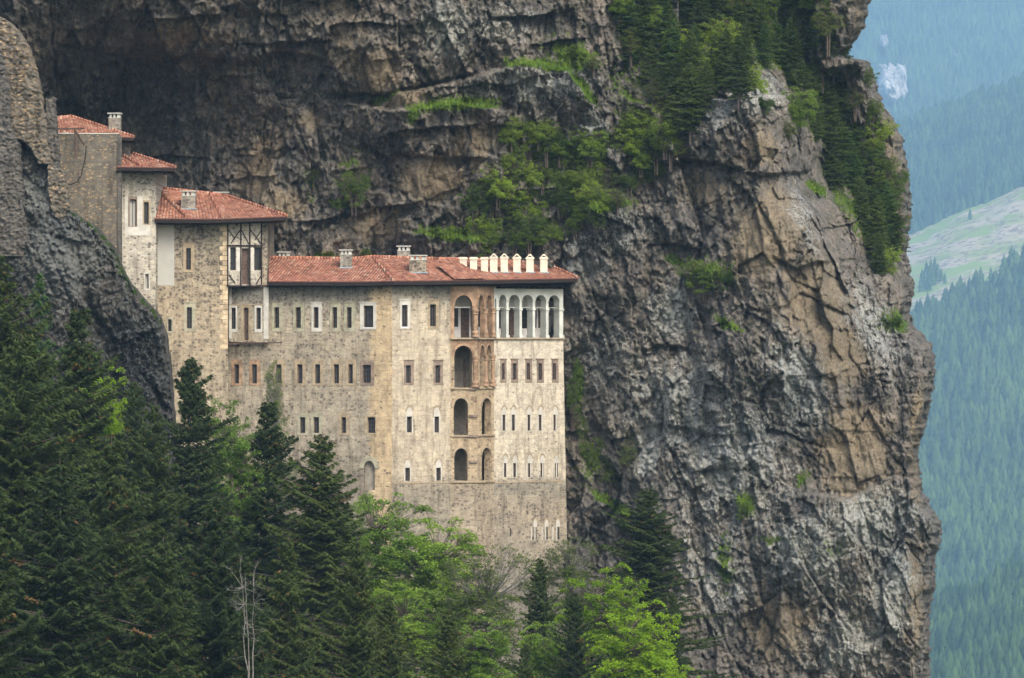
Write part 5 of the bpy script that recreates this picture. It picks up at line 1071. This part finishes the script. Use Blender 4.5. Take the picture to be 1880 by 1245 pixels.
for k, x, y, H, l, w_ in [('bush0', 1185, 250, 2.8, 'green bush left of the pale rock dome below the wood', 1.1), ('bush2', 1205, 290, 2.2, 'low bush on the rock below the wooded gully', 1.3), ('bush2', 1160, 230, 2.6, 'grey green bush under the left edge of the wood', 1.1), ('bush1', 1160, 290, 2.0, 'small bush at the right end of the green ledges', 1.2), ('bush1', 650, 360, 2.6, 'dark green bush on the rock face left of the brown boulder', 1.0),
  ('bush1', 1050, 110, 1.6, 'dark bush on the domed ledge high in the middle', 1.6), ('bush2', 1090, 125, 1.3, 'yellowish flowering bush on the domed ledge', 1.4), ('bush1', 1290, 520, 2.4, 'grey green bush on the dark rock right of the roof corner', 1.5), ('bush1', 1340, 525, 1.8, 'grass green bush at the edge of the orange rock', 1.0),
  ('bush1', 1052, 745, 3.4, 'green ivy hanging on the rock beside the corner of the building', .5), ('bush1', 1085, 850, 2.6, 'bush in the cleft beside the lower building corner', .8), ('bush2', 1120, 880, 3.2, 'brownish bush above the grass strip in the cleft', .8), ('bush2', 1150, 850, 2.6, 'yellow green bush left of the pale rock tooth', .7),
  ('bush1', 1070, 800, 2.0, 'ivy below the hanging one at the building corner', .6), ('bush1', 1645, 600, 1.3, 'small green bush near the right rim of the cliff', 1.2), ('bush1', 1365, 945, 1.3, 'green tuft of shrub on the lower cliff face', 1.0), ('bush2', 575, 330, 1.6, 'faint green bush on the brown rock face', 1.0), ('bush1', 1400, 200, 1.2, 'small dark shrub on top of the rock dome', 1.6), ('bush2', 1450, 250, 1.6, 'shrub on the right shoulder of the rock dome', 1.0),
  ('bush2', 1500, 140, 1.5, 'small tree leaning over the gully edge', 1.0), ('bush1', 670, 470, .9, 'low shrub just behind the long roof', 1.2), ('bush2', 880, 350, 1.8, 'sparse bush on the right edge of the brown boulder', .8)]:
    on_cliff('leafy_bush', k, x, y, H, l, 'bush', None, w_)
on_cliff('dead_branch', 'bare', 1668, 530, 1.0, 'bare dead branch sticking out from the right rim', 'branch', None, 1.2, .6)

# grass blades on the ledges of the cliff
sel = np.argwhere((grm[1:-1, 1:-1] > .42) & (GX[1:-1, 1:-1] > 380) & (past[1:-1, 1:-1] < 10) & (GY[1:-1, 1:-1] > -20) & (GY[1:-1, 1:-1] < 1250)) + 1
g = np.random.default_rng(9); sel = sel[g.random(len(sel)) < .75]; base = verts[sel[:, 0], sel[:, 1]]; N = len(base); rep = 2
base = np.repeat(base, rep, 0) + g.normal(0, .05, (N * rep, 3)); N = len(base)
a = unit(np.array([0, -.45, .8]) + g.normal(0, .4, (N, 3))) * (.13 * (.5 + g.random(N)))[:, None]; b = unit(np.cross(a, g.normal(0, 1, (N, 3)))) * .03
V, Q = quads_from(base + a * .9 + np.array([0, -.03, 0]), a, b); tag(np_mesh('grass', V, Q, M['grass'], face_rnd=g.random(N) ** 1.0 * .98), kind='stuff')

# undergrowth at the foot of the building
g = np.random.default_rng(12); k = 0
for i in range(60):
    px = g.uniform(560, 1300); D = g.uniform(205, 244); x = (px - CX) * D / F; z = float(gz(np.array([x]), np.array([D]))[0]); H = g.uniform(2.5, 4.5)
    plant('leafy_bush', ['bush0', 'bush2', 'bush1'][i % 3], px, CY - (z + H) * F / D, D, H, 'green undergrowth bush on the slope at the foot of the building', 'bush', 'undergrowth bushes on the slope', 1.2)

# ---- far forests
def fir_low(seed, tiers=5, n=7):
    g = np.random.default_rng(seed); V = []; T = []
    for k in range(tiers):
        z0 = .08 + .80 * k / tiers; z1 = min(1, z0 + .36); r = .19 * (1 - k / tiers) ** .8 + .02; c = len(V); V.append((0, 0, z1))
        for i in range(2 * n):
            a = math.pi * i / n + g.uniform(-.15, .15) + k; rr = r * (g.uniform(.85, 1.25) if i % 2 == 0 else g.uniform(.4, .6)); V.append((rr * math.cos(a), rr * math.sin(a), z0 + (0 if i % 2 == 0 else .05) + g.uniform(-.02, .02)))
        for i in range(2 * n): T.append((c, c + 1 + i, c + 1 + (i + 1) % (2 * n)))
    return np.array(V), np.array(T)
FIRS = [fir_low(s) for s in range(4)]
def forest(name, at, smin, smax, n, hmin, hmax, px0, px1, seed, skip=None, mat='farfir'):
    g = np.random.default_rng(seed); VV = []; TT = []; RR = []; o = 0
    px = g.uniform(px0, px1, n); s = g.uniform(smin, smax, n); P3, pp = at(px, s)
    for q in range(4):
        m_ = np.arange(n) % 4 == q
        if skip is not None: m_ &= ~skip(px, pp)
        V, T = FIRS[q]; p = P3[m_]; k = len(p); h = g.uniform(hmin, hmax, k); a = g.uniform(0, 6.28, k); w = g.uniform(1.0, 1.55, k)
        x = (V[None, :, 0] * np.cos(a)[:, None] - V[None, :, 1] * np.sin(a)[:, None]) * (h * w)[:, None] + p[:, 0, None]; y = (V[None, :, 0] * np.sin(a)[:, None] + V[None, :, 1] * np.cos(a)[:, None]) * (h * w)[:, None] + p[:, 1, None]; z = V[None, :, 2] * h[:, None] + p[:, 2, None] - .5
        VV.append(np.stack([x, y, z], -1).reshape(-1, 3)); TT.append((T[None] + (np.arange(k) * len(V))[:, None, None]).reshape(-1, 3) + o); o += k * len(V); RR.append(np.repeat(g.random(k), len(T)))
    ob = np_mesh(name, np.concatenate(VV), np.concatenate(TT), M[mat], face_rnd=np.concatenate(RR)); tag(ob, kind='stuff'); return ob
M['farfir'] = leaf_material('far_fir_crowns', (.006, .026, .013), (.085, .15, .045), None, .1, ns=.011)
forest('fir_forest', at_low, 0, 2, 1300, 16, 26, 1580, 2000, 1); forest('fir_forest', at_mid, 0, 4, 5200, 18, 34, 1560, 2000, 2)
forest('fir_forest', at_rid, 0, 3, 3600, 18, 34, 1500, 2000, 3); forest('fir_forest', at_far, 0, 3.6, 9000, 16, 26, 1450, 2000, 4, skip=lambda x, y: (np.hypot((x - 1634) / 30, (y - 165) / 46) < 1) | (np.hypot((x - 1622) / 10, (y - 80) / 17) < 1))
fv, ft = FIRS[0]; fme = mesh_only('crown', fv, ft, M['farfir'], np.full(len(ft), .5))
def lone_fir(px, s, at, h, label, group):
    p, _ = at(np.array([float(px)]), np.array([float(s)])); p = p[0]; o = bpy.data.objects.new('fir_tree', fme); COL.objects.link(o); o.location = (p[0], p[1], p[2] - .5); o.scale = (h, h, h); o.rotation_euler.z = rng.uniform(0, 6)
    tag(o, label, 'tree', group)
for i, (px, s, h) in enumerate([(1693, .72, 22), (1701, .8, 26), (1709, .78, 28), (1716, .84, 25), (1722, .74, 22), (1699, .66, 22), (1712, .68, 24), (1728, .7, 17), (1690, .62, 17), (1705, .6, 22), (1735, .64, 14)]): lone_fir(px, s + .42, at_mea, h, 'dark fir of the small clump standing on the far pale meadow', 'firs of the meadow clump')
lone_fir(1781, 2.15, at_mea, 16, 'single fir at the upper edge of the far meadow', None)
for px, s, h in ((1848, 1.1, 17), (1856, 1.14, 20), (1842, 1.16, 13)): lone_fir(px, s, at_mea, h, 'small fir of the trio at the right edge of the far meadow', 'firs at the right of the meadow')
gg = np.random.default_rng(31)
for i in range(70): lone_fir(gg.uniform(1690, 1900), gg.uniform(1.6, 2.0), at_low, gg.uniform(17, 26), 'hazy fir on the crest of the nearest wooded ridge at lower right', 'firs on the crest of the near ridge')

# ================================================================== haze
hm = bpy.data.materials.new('valley_haze'); hm.use_nodes = True; n_ = hm.node_tree.nodes; n_.clear(); out_ = n_.new('ShaderNodeOutputMaterial'); pv = n_.new('ShaderNodeVolumePrincipled')
pv.inputs['Color'].default_value = (.42, .71, 1.0, 1); pv.inputs['Density'].default_value = HAZE_D; pv.inputs['Anisotropy'].default_value = 0.0; hm.node_tree.links.new(pv.outputs[0], out_.inputs['Volume'])
hz = MB(); hz.box(-6300, 6300, -70, 9900, -460, 1150); ho = hz.build('haze', hm); tag(ho, kind='stuff')
